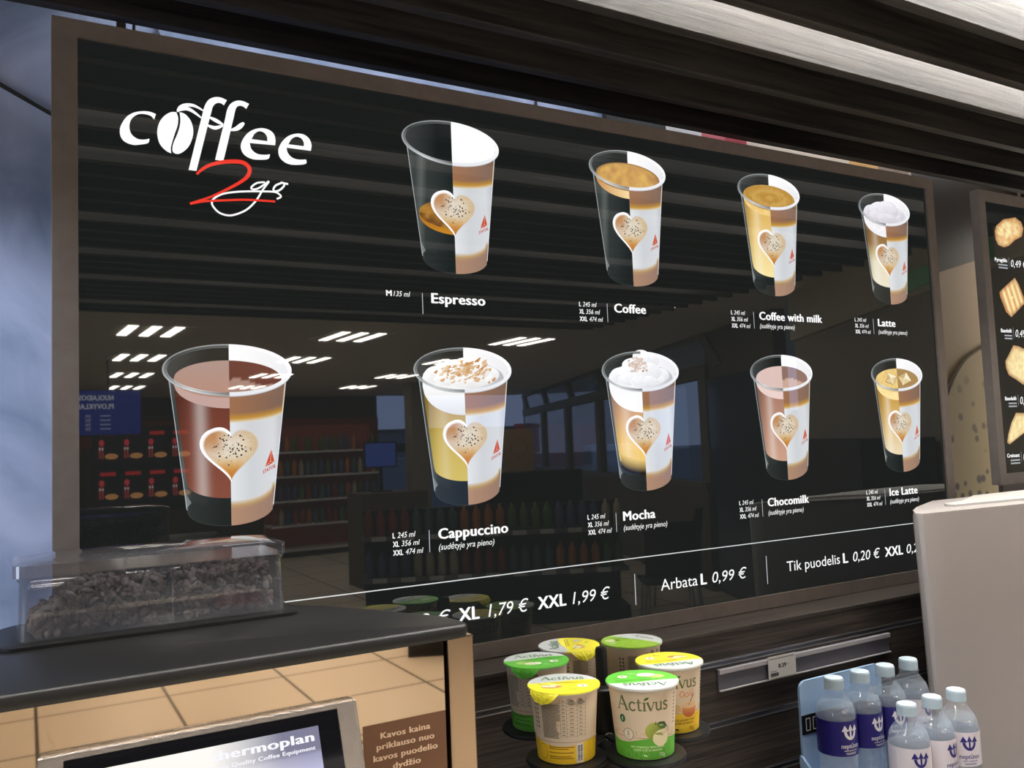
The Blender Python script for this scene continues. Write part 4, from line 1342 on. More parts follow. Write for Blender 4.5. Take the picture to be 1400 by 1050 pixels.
def cup_meshes(kind_s, kind_l, tab):
    key = (kind_s, kind_l, tab)
    if ('s', kind_s) not in _art:
        P = Paint(cup_map, step=0.00010)
        sleeve_art(P, kind_s)
        o = P.build('printed_sleeve', M['ink'])
        _art[('s', kind_s)] = o.data
        bpy.data.objects.remove(o)
    if ('l', kind_l, tab) not in _art:
        P = Paint(lambda u, v, h: (u, v, 0.0011 + h), step=0.00010)
        lid_art(P, kind_l)
        main = {'apple': S(104, 198, 66), 'honey': S(242, 230, 58), 'pear': S(160, 204, 62)}[kind_l]
        edge = S(214, 216, 214)
        n = 64
        prof = [(0.0375, -0.0022), (LR, -0.0016), (LR + 0.0003, 0.0), (LR, 0.0011)]
        vs_, cs = [], []
        for r, z in prof:
            for i in range(n):
                a = 2 * pi * i / n
                vs_.append((r * cos(a), r * sin(a), z)); cs.append(edge if r * sin(a) > 0.008 or z < -0.001 else main)
        P.add(vs_, [(k * n + i, k * n + (i + 1) % n, (k + 1) * n + (i + 1) % n, (k + 1) * n + i) for k in range(3) for i in range(n)], 0, cs)
        P.add([(LR * cos(2 * pi * i / n), LR * sin(2 * pi * i / n), 0.00105) for i in range(n)], [tuple(range(n))], 0, main)
        if tab is not None:        # peel tab: a creased flap bent down over the rim
            a0 = radians(tab)
            mesh_v, mesh_f, mesh_c = [], [], []
            for j in range(6):
                for i in range(9):
                    w = (i / 8 - 0.5)
                    a = a0 + w * (0.95 - 0.09 * j)
                    out = LR + 0.0002 + 0.0030 * sin(min(j, 3) / 3 * pi / 2) + 0.0006 * sin(i * 2.2 + j)
                    mesh_v.append((out * cos(a), out * sin(a), 0.0010 - 0.0019 * j - 0.0014 * (1 if j else 0) * (0.5 + 0.5 * cos(w * 2 * pi)) * (j / 3)))
                    mesh_c.append(mix(main, (0, 0, 0), 0.05))
            for j in range(5):
                for i in range(8):
                    mesh_f.append((j * 9 + i, (j + 1) * 9 + i, (j + 1) * 9 + i + 1, j * 9 + i + 1))
            P.add(mesh_v, mesh_f, 0, mesh_c)
        o = P.build('foil_lid', M['ink_gloss'])
        _art[('l', kind_l, tab)] = o.data
        bpy.data.objects.remove(o)
    if 'b' not in _art:
        g = G()
        g.lathe([(CR0 - 0.0035, 0.0016), (CR0 - 0.0008, 0.0), (CR0, 0.0004), (CR1, CH), (CR1 + 0.0016, CH + 0.0004), (CR1 + 0.0020, CH + 0.0014), (CR1 + 0.0012, CH + 0.0020)], 72, close_top=True, close_bot=True)
        o = g.build('cup_body', pbr('paper_cup', S(214, 198, 176), 0.5), smooth=True, autosmooth=40)
        _art['b'] = o.data
        bpy.data.objects.remove(o)
    return _art['b'], _art[('s', kind_s)], _art[('l', kind_l, tab)]


CUPZ = 1.2055
CUPS6 = [   # x, y, sleeve, lid, lid turn, body turn, tab, label
    (0.466, -0.280, 'honey', 'honey', -29, 140, 232, 'front left porridge cup showing its nutrition table, yellow lid with pulled tab'),
    (0.544, -0.320, 'apple', 'apple', 152, -32, None, 'front right porridge cup with green apple picture and upside down white lid text'),
    (0.495, -0.173, 'apple', 'apple', -20, 112, 238, 'leftmost porridge cup in the rear, green lid and green barcode band'),
    (0.570, -0.132, 'honey', 'honey', 62, 190, 206, 'rear porridge cup with half white half yellow lid beside the black post'),
    (0.648, -0.165, 'apple', 'pear', -76, 170, None, 'rear right porridge cup with mostly lime green lid'),
    (0.621, -0.274, 'honey', 'honey', 158, -24, 262, 'rightmost porridge cup with golden syrup picture and yellow band')]
for x, y, ks, kl, lt, bt, tab, label in CUPS6:
    mb, ms, ml = cup_meshes(ks, kl, tab)
    t = thing('porridge_cup', label, 'porridge cup', (x, y, CUPZ), 0, 'porridge cups on the black carousel')
    for nm, me, rz_, z in (('cup_body', mb, 0, 0), ('printed_sleeve', ms, bt, 0), ('foil_lid', ml, lt, CH + 0.0022)):
        o = bpy.data.objects.new(nm, me)
        col.objects.link(o)
        o.parent = t
        o.location = (0, 0, z)
        o.rotation_euler = (0, 0, radians(rz_))

car = thing('cup_carousel', 'black rotating cup stand with a central post and six round shelves', 'cup stand', (0.557, -0.224, CZ))
g = G(); g.lathe([(0.0001, 0), (0.085, 0), (0.085, 0.006), (0.078, 0.010), (0.0001, 0.010)], 48)
g.build('base', M['black'], car, smooth=True, autosmooth=40)
g = G(); g.lathe([(0.0072, 0.010), (0.0072, 0.344), (0.0060, 0.348), (0.0001, 0.349)], 24)
g.build('post', M['black'], car, smooth=True, autosmooth=40)
g = G(); g.lathe([(0.0075, 0.150), (0.0245, 0.150), (0.0245, 0.302), (0.0225, 0.304), (0.0075, 0.304)], 40)
drum = g.build('lettered_drum', M['black'], car, smooth=True, autosmooth=40)


def drum_map(s, v, h):
    a = s / 0.0245 - pi / 2
    return ((0.0247 + h) * cos(a), (0.0247 + h) * sin(a), v)


P = Paint(drum_map)
for s0 in (-0.0345, -0.0150, 0.0045, 0.0240):
    P.text('e', s0, 0.2450, 0.0150, S(225, 225, 225), width=0.011, bold=False, layer=1)
P.build('letter_e', M['ink'], drum)
for x, y, *_ in CUPS6:
    dx, dy = x - 0.557, y + 0.224
    g = G()
    g.lathe([(0.0001, CUPZ - CZ - 0.0060), (0.0440, CUPZ - CZ - 0.0060), (0.0450, CUPZ - CZ - 0.0040), (0.0440, CUPZ - CZ - 0.0012), (0.0350, CUPZ - CZ - 0.0004), (0.0001, CUPZ - CZ - 0.0004)], 48, dx, dy)
    a = math.atan2(dy, dx)
    r = sqrt(dx * dx + dy * dy)
    rot = Matrix.Rotation(a, 3, 'Z')
    g.box(0.02, r, -0.012, 0.012, CUPZ - CZ - 0.0068, CUPZ - CZ - 0.0036, 0, rot)
    g.build('round_shelf', M['black'], car, smooth=True, autosmooth=40)

# ================================================================== WATER BOTTLES
BH_, BR = 0.2000, 0.0285
prof = [(0.0001, 0.004), (0.016, 0.003), (0.024, 0.0), (0.0268, 0.003), (0.0280, 0.012)]
z = 0.016
while z < 0.086:
    prof += [(BR - 0.0002, z), (BR - 0.0012, z + 0.005), (BR - 0.0002, z + 0.010)]
    z += 0.0125
prof += [(BR - 0.0004, 0.0925), (BR - 0.0004, 0.1435), (BR, 0.1470), (0.0276, 0.1540), (0.0250, 0.1610), (0.0205, 0.1680), (0.0162, 0.1735), (0.0138, 0.1772), (0.0128, 0.1800), (0.0150, 0.1808), (0.0150, 0.1824), (0.0120, 0.1832), (0.0118, 0.1965)]
g = G(); g.lathe(prof, 40)
bm_shell = g.build('bottle_shell', M['pet'], smooth=True, autosmooth=50)
wp = [(max(0.0001, r - 0.0007), z_ + 0.0006) for r, z_ in prof if z_ < 0.1600]
wp[0] = (0.0001, 0.0046)
wp += [(0.0246, 0.1612), (0.0001, 0.1613)]
g = G(); g.lathe(wp, 40)
bm_water = g.build('water', M['water'], smooth=True, autosmooth=50)
cp = [(0.0001, BH_), (0.0108, BH_), (0.0128, BH_ - 0.0008), (0.0134, BH_ - 0.0024), (0.0136, 0.1836), (0.0128, 0.1832), (0.0122, 0.1832)]
g = G(); g.lathe(list(reversed(cp)), 60)
for i in range(60):           # grip ribs
    a = 2 * pi * i / 60
    g.box(0.0132, 0.0140, -0.00035, 0.00035, 0.1842, 0.1968, 0, Matrix.Rotation(a, 3, 'Z'))
bm_cap = g.build('cap', M['cap'], smooth=True, autosmooth=35)


def bottle_label(ground, inkc, sub):
    def mp(s, v, h):
        a = s / BR - pi / 2
        return ((BR + 0.0002 + h) * cos(a), (BR + 0.0002 + h) * sin(a), v)
    P = Paint(mp, step=0.00007)
    HALF = pi * BR
    P.strip(-HALF, HALF, lambda s: 0.0940, lambda s: 0.1430, 72, 1, ground, 0)
    cx, cy = 0.0, 0.1270
    P.ring(cx, cy + 0.0030, 0.0062, 0.0090, 0.0102, 0.0130, pi * 1.03, pi * 1.97, inkc, 2, 28)
    for sx_ in (-1, 1):
        x = cx + sx_ * 0.0082
        P.tri(x - 0.0052, x + 0.0052, cy + 0.0022, x + sx_ * 0.0006, cy + 0.0110, inkc, 2)
    P.rect(cx - 0.0014, cx + 0.0014, cy - 0.0098, cy + 0.0060, inkc, 2)
    P.tri(cx - 0.0040, cx + 0.0040, cy + 0.0030, cx, cy + 0.0118, inkc, 2)
    P.text('neptūnas', 0.0, 0.1055, 0.0068, inkc, 0.0300, align='c', layer=2)
    P.text('neptūnas', 0.0003, 0.1055, 0.0068, inkc, 0.0300, align='c', layer=2.2)
    P.text(sub, 0.0, 0.1012, 0.0018, inkc, 0.022, bold=True, align='c', layer=2)
    P.rect(-0.0090, 0.0090, 0.0982, 0.0990, inkc, 2, nx=6)
    P.rect(-0.0080, 0.0080, 0.0966, 0.0972, inkc, 2, nx=6)
    P.strip(-0.046, -0.034, lambda s: 0.099, lambda s: 0.137, 6, 1, mix(ground, (0, 0, 0) if ground[0] > 0.3 else (0.05, 0.05, 0.09), 0.12), 1)
    return P.build('bottle_label', M['ink_gloss'])


lab_blue = bottle_label(S(34, 30, 112), S(226, 222, 224), 'NEGAZUOTAS')
lab_white = bottle_label(S(222, 214, 220), S(44, 40, 118), 'GENTLY CARBONATED')

TRAYZ = CZ + 0.036
BOT = [(0.9895, -0.2000, 1, 'b', 40, 'blue label water bottle at the left end of the rear row'), (1.0472, -0.2000, 1, 'b', 52, 'blue label water bottle, second in the rear row'),
       (1.1049, -0.2000, 1, 'b', 38, 'blue label water bottle, third in the rear row'), (1.1640, -0.1980, 1, 'w', 62, 'white label water bottle at the right end of the rear row'),
       (1.0650, -0.2640, 0, 'w', 30, 'white label water bottle at the left of the front row'), (1.1235, -0.2640, 0, 'w', 60, 'white label water bottle, second in the front row'),
       (1.1820, -0.2640, 0, 'w', 28, 'white label water bottle at the right end of the front row, before the grey appliance')]
for x, y, up, lb, turn, label in BOT:
    z = (TRAYZ if up else CZ) + 0.0004
    t = thing('water_bottle', label, 'water bottle', (x, y, z), 0, 'small water bottles on the counter')
    face = math.degrees(math.atan2(-1.1034 - y, -0.053 - x)) + 90 + turn
    for src, rz_ in ((bm_shell, 0), (bm_water, 0), (bm_cap, 0), (lab_blue if lb == 'b' else lab_white, face)):
        o = src.copy()
        col.objects.link(o)
        o.parent = t
        o.rotation_euler = (0, 0, radians(rz_))
for src in (bm_shell, bm_water, bm_cap, lab_blue, lab_white):
    bpy.data.objects.remove(src)

tr = thing('bottle_tray', 'light blue display tray with black digit strip holding water bottles', 'display tray', (0, 0, CZ))
g = G(); g.box(0.9560, 1.195, -0.2305, -0.158, 0.0, 0.036)
g.build('base', M['blue_tray'], tr, bevel=0.001)
out = [(0.9560, 0.0362), (1.1410, 0.0362), (1.1410, 0.212)]
out += [(1.1410 - 0.014 + 0.014 * cos(pi / 2 * i / 6), 0.212 + 0.014 * sin(pi / 2 * i / 6)) for i in range(1, 7)]
out += [(0.9560 + 0.014 + 0.014 * cos(pi / 2 + pi / 2 * i / 6), 0.212 + 0.014 * sin(pi / 2 + pi / 2 * i / 6)) for i in range(0, 7)]
g = G(); g.prism(out, -0.164, -0.160, 0, fn=lambda x, z, y: (x, y, z))
g.build('back_panel', M['blue_tray'], tr)
g = G(); g.prism([(-0.160, 0.0362), (-0.2305, 0.0362), (-0.2305, 0.060), (-0.164, 0.118), (-0.160, 0.118)], 0.9520, 0.9556, 0, fn=lambda y, z, x: (x, y, z))
g.build('side_panel', M['blue_tray'], tr)
g = G(); g.box(0.9565, 1.1405, -0.1648, -0.1640, 0.148, 0.176)
strip_ = g.build('digit_strip', M['black'], tr)
P = Paint(lambda u, v, h: (u, -0.1650 - h, v))
SEG = {'0': 'abcdef', '9': 'abcdfg', '5': 'acdfg'}


def seven(P, x, z, w, h, ch, c):
    t_ = 0.0016
    q = {'a': (x, x + w, z + h - t_, z + h), 'g': (x, x + w, z + h / 2 - t_ / 2, z + h / 2 + t_ / 2), 'd': (x, x + w, z, z + t_), 'f': (x, x + t_, z + h / 2, z + h), 'e': (x, x + t_, z, z + h / 2), 'b': (x + w - t_, x + w, z + h / 2, z + h), 'c': (x + w - t_, x + w, z, z + h / 2)}
    for k in SEG[ch]:
        P.rect(*q[k], c, 1)


for i, ch in enumerate('009'):
    seven(P, 0.9640 + i * 0.0150, 0.1525, 0.0100, 0.0190, ch, S(222, 228, 230))
P.build('digits', M['ink'], strip_)

# ================================================================== PALE APPLIANCE ON THE RIGHT
ap = thing('dispenser', 'tall pale grey rounded appliance at the right behind the water bottles', 'appliance', (0, 0, CZ))


def ap_plan(s):
    """front outline bulging towards the customer"""
    p = [(1.430 + s, -0.076), (1.300 + s, -0.135), (1.240 + s, -0.170), (1.2270 + s, -0.182), (1.2255 + s, -0.190), (1.2290 + s, -0.1960), (1.236 + s, -0.199)]
    for i in range(1, 13):
        t = i / 12
        p.append((1.236 + s + 0.58 * t, -0.199 - 0.030 * sin(pi / 2 * t)))
    p += [(1.84, -0.22), (1.86, -0.19), (1.86, -0.076)]
    return p


lv = [(0.0, 0.016), (0.452, 0.0), (0.4585, 0.003), (0.4605, 0.012)]
g = G()
n = len(ap_plan(0))
for z_, s in lv:
    g.add([(x, y + (0.008 if z_ > 0.46 else 0), z_) for x, y in ap_plan(s)], [])
for k in range(len(lv) - 1):
    for i in range(n):
        j = (i + 1) % n
        g.f.append((k * n + i, k * n + j, (k + 1) * n + j, (k + 1) * n + i)); g.m.append(0)
g.f.append(tuple((len(lv) - 1) * n + i for i in range(n))); g.m.append(0)
g.f.append(tuple(reversed(range(n)))); g.m.append(0)
g.build('casing', M['appliance'], ap, smooth=True, autosmooth=35)
g = G()
g.prism([(x + (0.12 if x < 1.5 else -0.02), y + (0.022 if y < -0.15 else -0.006)) for x, y in ap_plan(0.0)], 0.4605, 0.4645)
g.build('top_lid', M['white_plastic'], ap, bevel=0.0015)

# ================================================================== COFFEE MACHINE
MT = 1.415
cm = thing('coffee_machine', 'black and bronze self service coffee machine with tilted touchscreen', 'coffee machine', (0, 0, CZ))
plan = [(-0.36, -0.509), (0.228, -0.509), (0.2370, -0.507), (0.2410, -0.502), (0.2415, -0.490), (0.2375, -0.466), (0.2230, -0.440), (0.2020, -0.398), (0.1820, -0.367), (0.1560, -0.330), (0.1380, -0.300), (0.1200, -0.275), (-0.36, -0.275)]
g = G()
lv = [(MT - 0.0100, 0.0008), (MT - 0.0088, 0.0), (MT - 0.0026, 0.0), (MT - 0.0008, 0.0010), (MT, 0.0034)]
cxp, cyp = -0.06, -0.40
n = len(plan)
for z_, ins in lv:
    vsx = []
    for i, (x, y) in enumerate(plan):
        a, b = Vector(plan[i - 1]), Vector(plan[(i + 1) % n])
        d = (b - a).normalized()
        nrm = Vector((-d.y, d.x))
        vsx.append((x + nrm.x * ins, y + nrm.y * ins, z_ - CZ))
    g.add(vsx, [])
for k in range(len(lv) - 1):
    for i in range(n):
        j = (i + 1) % n
        g.f.append((k * n + i, k * n + j, (k + 1) * n + j, (k + 1) * n + i)); g.m.append(0)
g.f.append(tuple((len(lv) - 1) * n + i for i in range(n))); g.m.append(0)
g.f.append(tuple(reversed(range(n)))); g.m.append(0)
g.build('top_tray', M['black_satin'], cm, smooth=True, autosmooth=50)
body = [(-0.355, -0.486), (0.2280, -0.486), (0.2300, -0.466), (0.2160, -0.440), (0.1960, -0.398), (0.1760, -0.367), (0.1500, -0.330), (0.1300, -0.300), (0.1140, -0.282), (-0.355, -0.282)]
g = G(); g.prism(body, 0.0, MT - 0.0100 - CZ)
g.build('housing', M['black'], cm)
g = G(); g.box(-0.355, 0.2215, -0.5000, -0.4862, 0.01, MT - 0.0102 - CZ)
fp = g.build('front_panel', M['bronze'], cm)
fp['label'] = 'mirror polished bronze front'
g = G(); g.box(0.2245, 0.2465, -0.5015, -0.4700, 0.01, MT - 0.0102 - CZ)
g.build('side_trim', M['bronze2'], cm, bevel=0.0012)
g = G(); g.box(0.1565, 0.2212, -0.5006, -0.5000, 1.292 - CZ, 1.3520 - CZ)
st = g.build('sticker', M['sticker'], cm)
st['label'] = 'brown sticker with Lithuanian lettering'
P = Paint(lambda u, v, h: (u, -0.5007 - h, v - CZ))
for s, x0, x1, z_ in (('Kavos kaina', 0.1692, 0.2084, 1.3414), ('priklauso nuo', 0.1660, 0.2115, 1.3339), ('kavos puodelio', 0.1634, 0.2138, 1.3262), ('dydžio', 0.1780, 0.2000, 1.3186)):
    P.text(s, x0, z_, 0.0044, S(226, 196, 166), x1 - x0, bold=True)
P.build('lettering', M['ink'], st)

# touchscreen, leaning back
ta = radians(24)
UPV, NV, OV = Vector((0, sin(ta), cos(ta))), Vector((0, -cos(ta), sin(ta))), Vector((0, -0.505, 1.375 - CZ))


def scr(u, w, off=0.0):
    return tuple(OV + Vector((u, 0, 0)) + UPV * w + NV * off)


g = G()
HB = 0.150
c8 = [(-0.0475, 0.0), (0.1505, 0.0), (0.1490, -HB), (-0.0460, -HB)]
g.prism([(u, w) for u, w in reversed(c8)], -0.010, 0.0, 0, fn=lambda u, w, z: scr(u, w, z))
ts = g.build('touchscreen', M['silver'], cm, bevel=0.0022)
g = G(); g.prism([(0.140, -HB + 0.01), (0.140, -0.02), (-0.036, -0.02), (-0.036, -HB + 0.01)], -0.050, -0.010, 0, fn=lambda u, w, z: (lambda p: (p[0], min(p[1], -0.5002), p[2]))(scr(u, w, z)))
g.build('screen_mount', M['black'], ts)
g = G(); g.prism([(u, w) for u, w in reversed([(-0.0335, -0.0050), (0.1355, -0.0050), (0.1348, -HB + 0.006), (-0.0328, -HB + 0.006)])], 0.0, 0.0006, 0, fn=lambda u, w, z: scr(u, w, z))
g.build('screen_glass', pbr('black_screen_glass', (0.004, 0.004, 0.005), 0.05, ior=1.6), ts)
P = Paint(lambda u, w, h: scr(u, w, 0.0008 + h))
def dcol(u, w):  # picture colours with a white glare painted over the left part
    hd = mix(S(255, 252, 246), S(128, 128, 152), (u - 0.050) / 0.045)
    lo = mix(S(255, 253, 250), S(206, 206, 240), (u - 0.060) / 0.05)
    t = (-0.0305 - w) / 0.0014
    return mix(hd, lo, t)
P.strip(-0.0195, 0.1207, lambda u: -HB + 0.016, lambda u: -0.0310, 40, 6, dcol, 1)
P.strip(-0.0195, 0.1207, lambda u: -0.0310, lambda u: -0.0136, 40, 6, dcol, 1)
P.text('thermoplan', 0.0490, -0.0228, 0.0060, S(250, 250, 255), 0.0680, bold=True, layer=2)
P.text('Swiss Quality Coffee Equipment', 0.0490, -0.0283, 0.0026, S(245, 245, 252), 0.0680, bold=True, layer=2)
P.disc(0.090, -0.052, 0.020, 0.014, S(150, 90, 70), 2, 24)
P.build('display', M['ink_screen'], ts)

# bean hopper
hp = thing('bean_hopper', 'smoked clear bean hopper with lid on top of the coffee machine', 'bean hopper', (0, 0, MT + 0.0002))
HX0, HX1, HY0, HY1 = -0.0590, 0.1370, -0.372, -0.292


def rrect(x0, x1, y0, y1, r, n=5):
    p = []
    for cx, cy, a0 in ((x0 + r, y0 + r, pi), (x1 - r, y0 + r, 1.5 * pi), (x1 - r, y1 - r, 0), (x0 + r, y1 - r, 0.5 * pi)):
        for i in range(n + 1):
            a = a0 + pi / 2 * i / n
            p.append((cx + r * cos(a), cy + r * sin(a)))
    return p


def loft(g, rings, cap0=True, cap1=True):
    n = len(rings[0])
    o = len(g.v)
    for r in rings:
        g.add(r, [])
    for k in range(len(rings) - 1):
        for i in range(n):
            j = (i + 1) % n
            g.f.append((o + k * n + i, o + k * n + j, o + (k + 1) * n + j, o + (k + 1) * n + i)); g.m.append(0)
    if cap1:
        g.f.append(tuple(o + (len(rings) - 1) * n + i for i in range(n))); g.m.append(0)
    if cap0:
        g.f.append(tuple(o + i for i in reversed(range(n)))); g.m.append(0)


g = G()
loft(g, [[(x, y, 0.0) for x, y in rrect(HX0 - 0.012, HX1 + 0.010, HY0 - 0.010, HY1 + 0.010, 0.012)], [(x, y, 0.0022) for x, y in rrect(HX0 - 0.012, HX1 + 0.010, HY0 - 0.010, HY1 + 0.010, 0.012)], [(x, y, 0.0038) for x, y in rrect(HX0 - 0.006, HX1 + 0.005, HY0 - 0.005, HY1 + 0.005, 0.010)]])
g.build('gasket', M['black_satin'], hp, smooth=True, autosmooth=40)
g = G()
lvh = [(0.0040, 0.0), (0.020, -0.0006), (0.0455, -0.0012), (0.0480, 0.0004), (0.0500, 0.0006)]
for th in (0.0,):
    loft(g, [[(x, y, z_) for x, y in rrect(HX0 - e_ + th, HX1 + e_ - th, HY0 - e_ + th, HY1 + e_ - th, 0.009)] for z_, e_ in lvh], cap0=False, cap1=False)
g.build('container', M['hopper'], hp, smooth=True, autosmooth=60)
g = G()
loft(g, [[(x, y, 0.0503) for x, y in rrect(HX0 - 0.003, HX1 + 0.001, HY0 - 0.003, HY1 + 0.003, 0.009)],
         [(x, y, 0.0590) for x, y in rrect(HX0 - 0.003, HX1 + 0.001, HY0 - 0.003, HY1 + 0.003, 0.009)],
         [(x, y, 0.0608) for x, y in rrect(HX0 + 0.002, HX1 - 0.003, HY0 + 0.003, HY1 - 0.003, 0.012)],
         [(x, y, 0.0628) for x, y in rrect(HX0 + 0.022, HX1 - 0.024, HY0 + 0.018, HY1 - 0.018, 0.014)]])
g.build('hopper_lid', M['hopper_lid'], hp, smooth=True, autosmooth=40)
g = G(); g.box(0.0475, 0.0490, HY0 + 0.003, HY1 - 0.003, 0.004, 0.047)
g.build('divider', M['hopper'], hp)

# roasted beans: nobody could count them
g = G()
r = random.Random(21)


def bean(g, c, s, rot):
    vs_, fs = [], []
    n, m = 8, 6
    for j in range(m + 1):
        ph = -pi / 2 + pi * j / m
        for i in range(n):
            a = 2 * pi * i / n
            x, y, z_ = cos(ph) * cos(a), 0.72 * sin(ph), cos(ph) * sin(a) * 0.62
            x, y = 0.70 * x, y * 1.45
            if z_ > 0.25:
                z_ = 0.25 + (z_ - 0.25) * 0.3 - (0.16 if abs(x) < 0.12 else 0)
            vs_.append(rot @ (Vector((x, y, z_)) * s) + Vector(c))
    for j in range(m):
        for i in range(n):
            k = (i + 1) % n
            fs.append((j * n + i, j * n + k, (j + 1) * n + k, (j + 1) * n + i))
    g.add(vs_, fs)


def bean_height(x):
    t = (x - HX0) / (HX1 - HX0)
    if x < 0.048:
        return 0.012 + 0.026 * min(1, t / 0.26) + 0.004 * math.exp(-((t - 0.24) / 0.06) ** 2) - 0.004 * max(0, t - 0.3)
    return 0.038 + 0.003 * sin(t * 9) - 0.006 * max(0, (t - 0.9) / 0.1)


for i in range(1900):
    x = r.uniform(HX0 + 0.0095, HX1 - 0.0105)
    y = HY0 + 0.0095 + (HY1 - HY0 - 0.019) * (r.random() ** 1.6)
    if abs(x - 0.0482) < 0.006:
        continue
    hmax = bean_height(x)
    z_ = 0.007 + (hmax - 0.005) * r.random()
    rot = Matrix.Rotation(r.uniform(0, 6.28), 3, 'Z') @ Matrix.Rotation(r.uniform(-1.2, 1.2), 3, 'X') @ Matrix.Rotation(r.uniform(0, 6.28), 3, 'Y')
    bean(g, (x, y, z_), r.uniform(0.0040, 0.0050), rot)
bn = g.build('coffee_beans', M['bean'], smooth=True, loc=(0, 0, MT + 0.0002))
tag(bn, 'roasted brown coffee beans inside the smoked hopper', 'coffee beans', kind='stuff')

# cables
g = G()
pts = [Vector(p) for p in ((-0.30, 0.292, 2.20), (-0.19, 0.292, 2.155), (-0.14, 0.291, 2.118), (-0.09, 0.291, 2.095), (-0.02, 0.292, 2.060), (0.05, 0.291, 2.0))]
sm = []
for i in range(len(pts) - 1):
    for k in range(8):
        sm.append(pts[i].lerp(pts[i + 1], k / 8))
g.tube(sm, 0.0035, 8)
tag(g.build('power_cable', M['cable'], smooth=True), 'black cable hanging on the blue wall left of the menu board', 'cable')
g = G()
pts = [Vector(p) for p in ((2.02, 0.279, 1.600), (2.055, 0.279, 1.660), (2.11, 0.279, 1.715), (2.165, 0.279, 1.745), (2.25, 0.279, 1.775))]
sm = []
for i in range(len(pts) - 1):
    p0, p1, p2, p3 = pts[max(i - 1, 0)], pts[i], pts[i + 1], pts[min(i + 2, 4)]
    for k in range(8):
        t = k / 8
        sm.append(0.5 * ((2 * p1) + (p2 - p0) * t + (2 * p0 - 5 * p1 + 4 * p2 - p3) * t * t + (3 * p1 - p0 - 3 * p2 + p3) * t ** 3))
g.tube(sm, 0.0042, 8)
tag(g.build('brown_cord', pbr('brown_cord', S(104, 88, 68), 0.6), smooth=True), 'brown cord running across the foam mural between the boards', 'cord')
for (x0, z0, x1, z1), lab in (((0.095, 2.29, 0.165, 2.12), 'thin grey wire slanting on the blue wall above the menu board, left one'), ((0.835, 2.30, 0.800, 2.12), 'thin dark wire slanting on the blue wall above the menu board, right one')):
    g = G()
    g.tube([(x0, 0.2965, z0), ((x0 + x1) / 2 + 0.004, 0.2962, (z0 + z1) / 2), (x1, 0.2965, z1)], 0.0028, 6)
    tag(g.build('wire', M['cable'] if x0 > 0.5 else M['rail'], smooth=True), lab, 'wire', 'wires above the menu board')


# ================================================================== THE SHOP BEHIND THE VIEWER (seen mirrored in the glossy menu)
fix0 = None
for row in range(5):  # the nearest row is added to light the counter front
    for cx in (0.84, 2.58, 4.40):
        y = -4.45 - 2.05 * row
        x = cx + 0.13 * (row - 1)
        if x > 5.2:
            continue
        if fix0 is None:
            fix0 = t = thing('ceiling_light', 'square ceiling light of three bright strips over the shop floor', 'ceiling light', (0, 0, 2.600), 0, 'ceiling lights over the shop floor')
            g = G(); g.box(-0.30, 0.30, -0.32, 0.32, -0.004, 0.0)
            g.build('frame', M['ceil'], t)
            for k in range(3):
                g = G(); g.box(-0.210 + 0.175 * k, -0.135 + 0.175 * k, -0.30, 0.30, -0.008, -0.004)
                g.build('diffuser', M['panel_light'], t)
        else:
            t = copy_tree(fix0)
        t.location = (x, y, 2.600)
        t.rotation_euler = (0, 0, radians(-3.5))

# added unseen spots that brighten the blue plaster left of the menu board
for x in (-1.05, -0.55):
    t = thing('added_wall_spot', 'small black added spotlight brightening the blue wall' + (', outer one' if x < -1 else ', one nearer the menu board'), 'spotlight', (x, -0.30, 2.14))
    d = (Vector((x + 0.42, 0.30, 1.42)) - Vector((x, -0.30, 2.14))).normalized()
    q = d.to_track_quat('-Z', 'Y')
    g = G(); g.lathe([(0.0001, 0.05), (0.026, 0.05), (0.030, -0.03), (0.026, -0.03), (0.024, 0.02), (0.0001, 0.02)], 20)
    h_ = g.build('housing', M['black'], t, smooth=True, autosmooth=40)
    h_.rotation_euler = q.to_euler()
    g = G(); g.tube([(0, 0, 0.03), (0, 0, 0.19)], 0.006)
    g.build('stem', M['black'], t)
    ld = bpy.data.lights.new('added_spot_lamp', 'SPOT')
    ld.energy = ADDED_SPOT_W; ld.color = (0.80, 0.88, 1.0)
    ld.spot_size = radians(62); ld.spot_blend = 0.7; ld.shadow_soft_size = 0.02
    lo_ = bpy.data.objects.new('added_spot_lamp', ld)
    col.objects.link(lo_); lo_.parent = t; lo_.rotation_euler = q.to_euler()

# made-up window frame added in the left wall to hold a bluish fill lamp
g = G()
for y0, y1, z0, z1 in ((-2.30, -2.22, 0.7, 2.3), (-0.28, -0.20, 0.7, 2.3), (-2.30, -0.20, 2.22, 2.3), (-2.30, -0.20, 0.7, 0.78), (-1.28, -1.22, 0.7, 2.3)):
    g.box(-3.2, -3.14, y0, y1, z0, z1)
wl = tag(g.build('added_window', M['mullion']), None, None, kind='structure')
ld = bpy.data.lights.new('added_fill_lamp', 'AREA')
ld.shape = 'RECTANGLE'; ld.size, ld.size_y = 1.40, 1.90
ld.energy = ADDED_FILL_W; ld.color = (0.72, 0.83, 1.0)
lo_ = bpy.data.objects.new('added_fill_lamp', ld)
col.objects.link(lo_); lo_.parent = wl; lo_.location = (-3.17, -1.25, 1.5)
lo_.rotation_euler = (0, -pi / 2, 0)

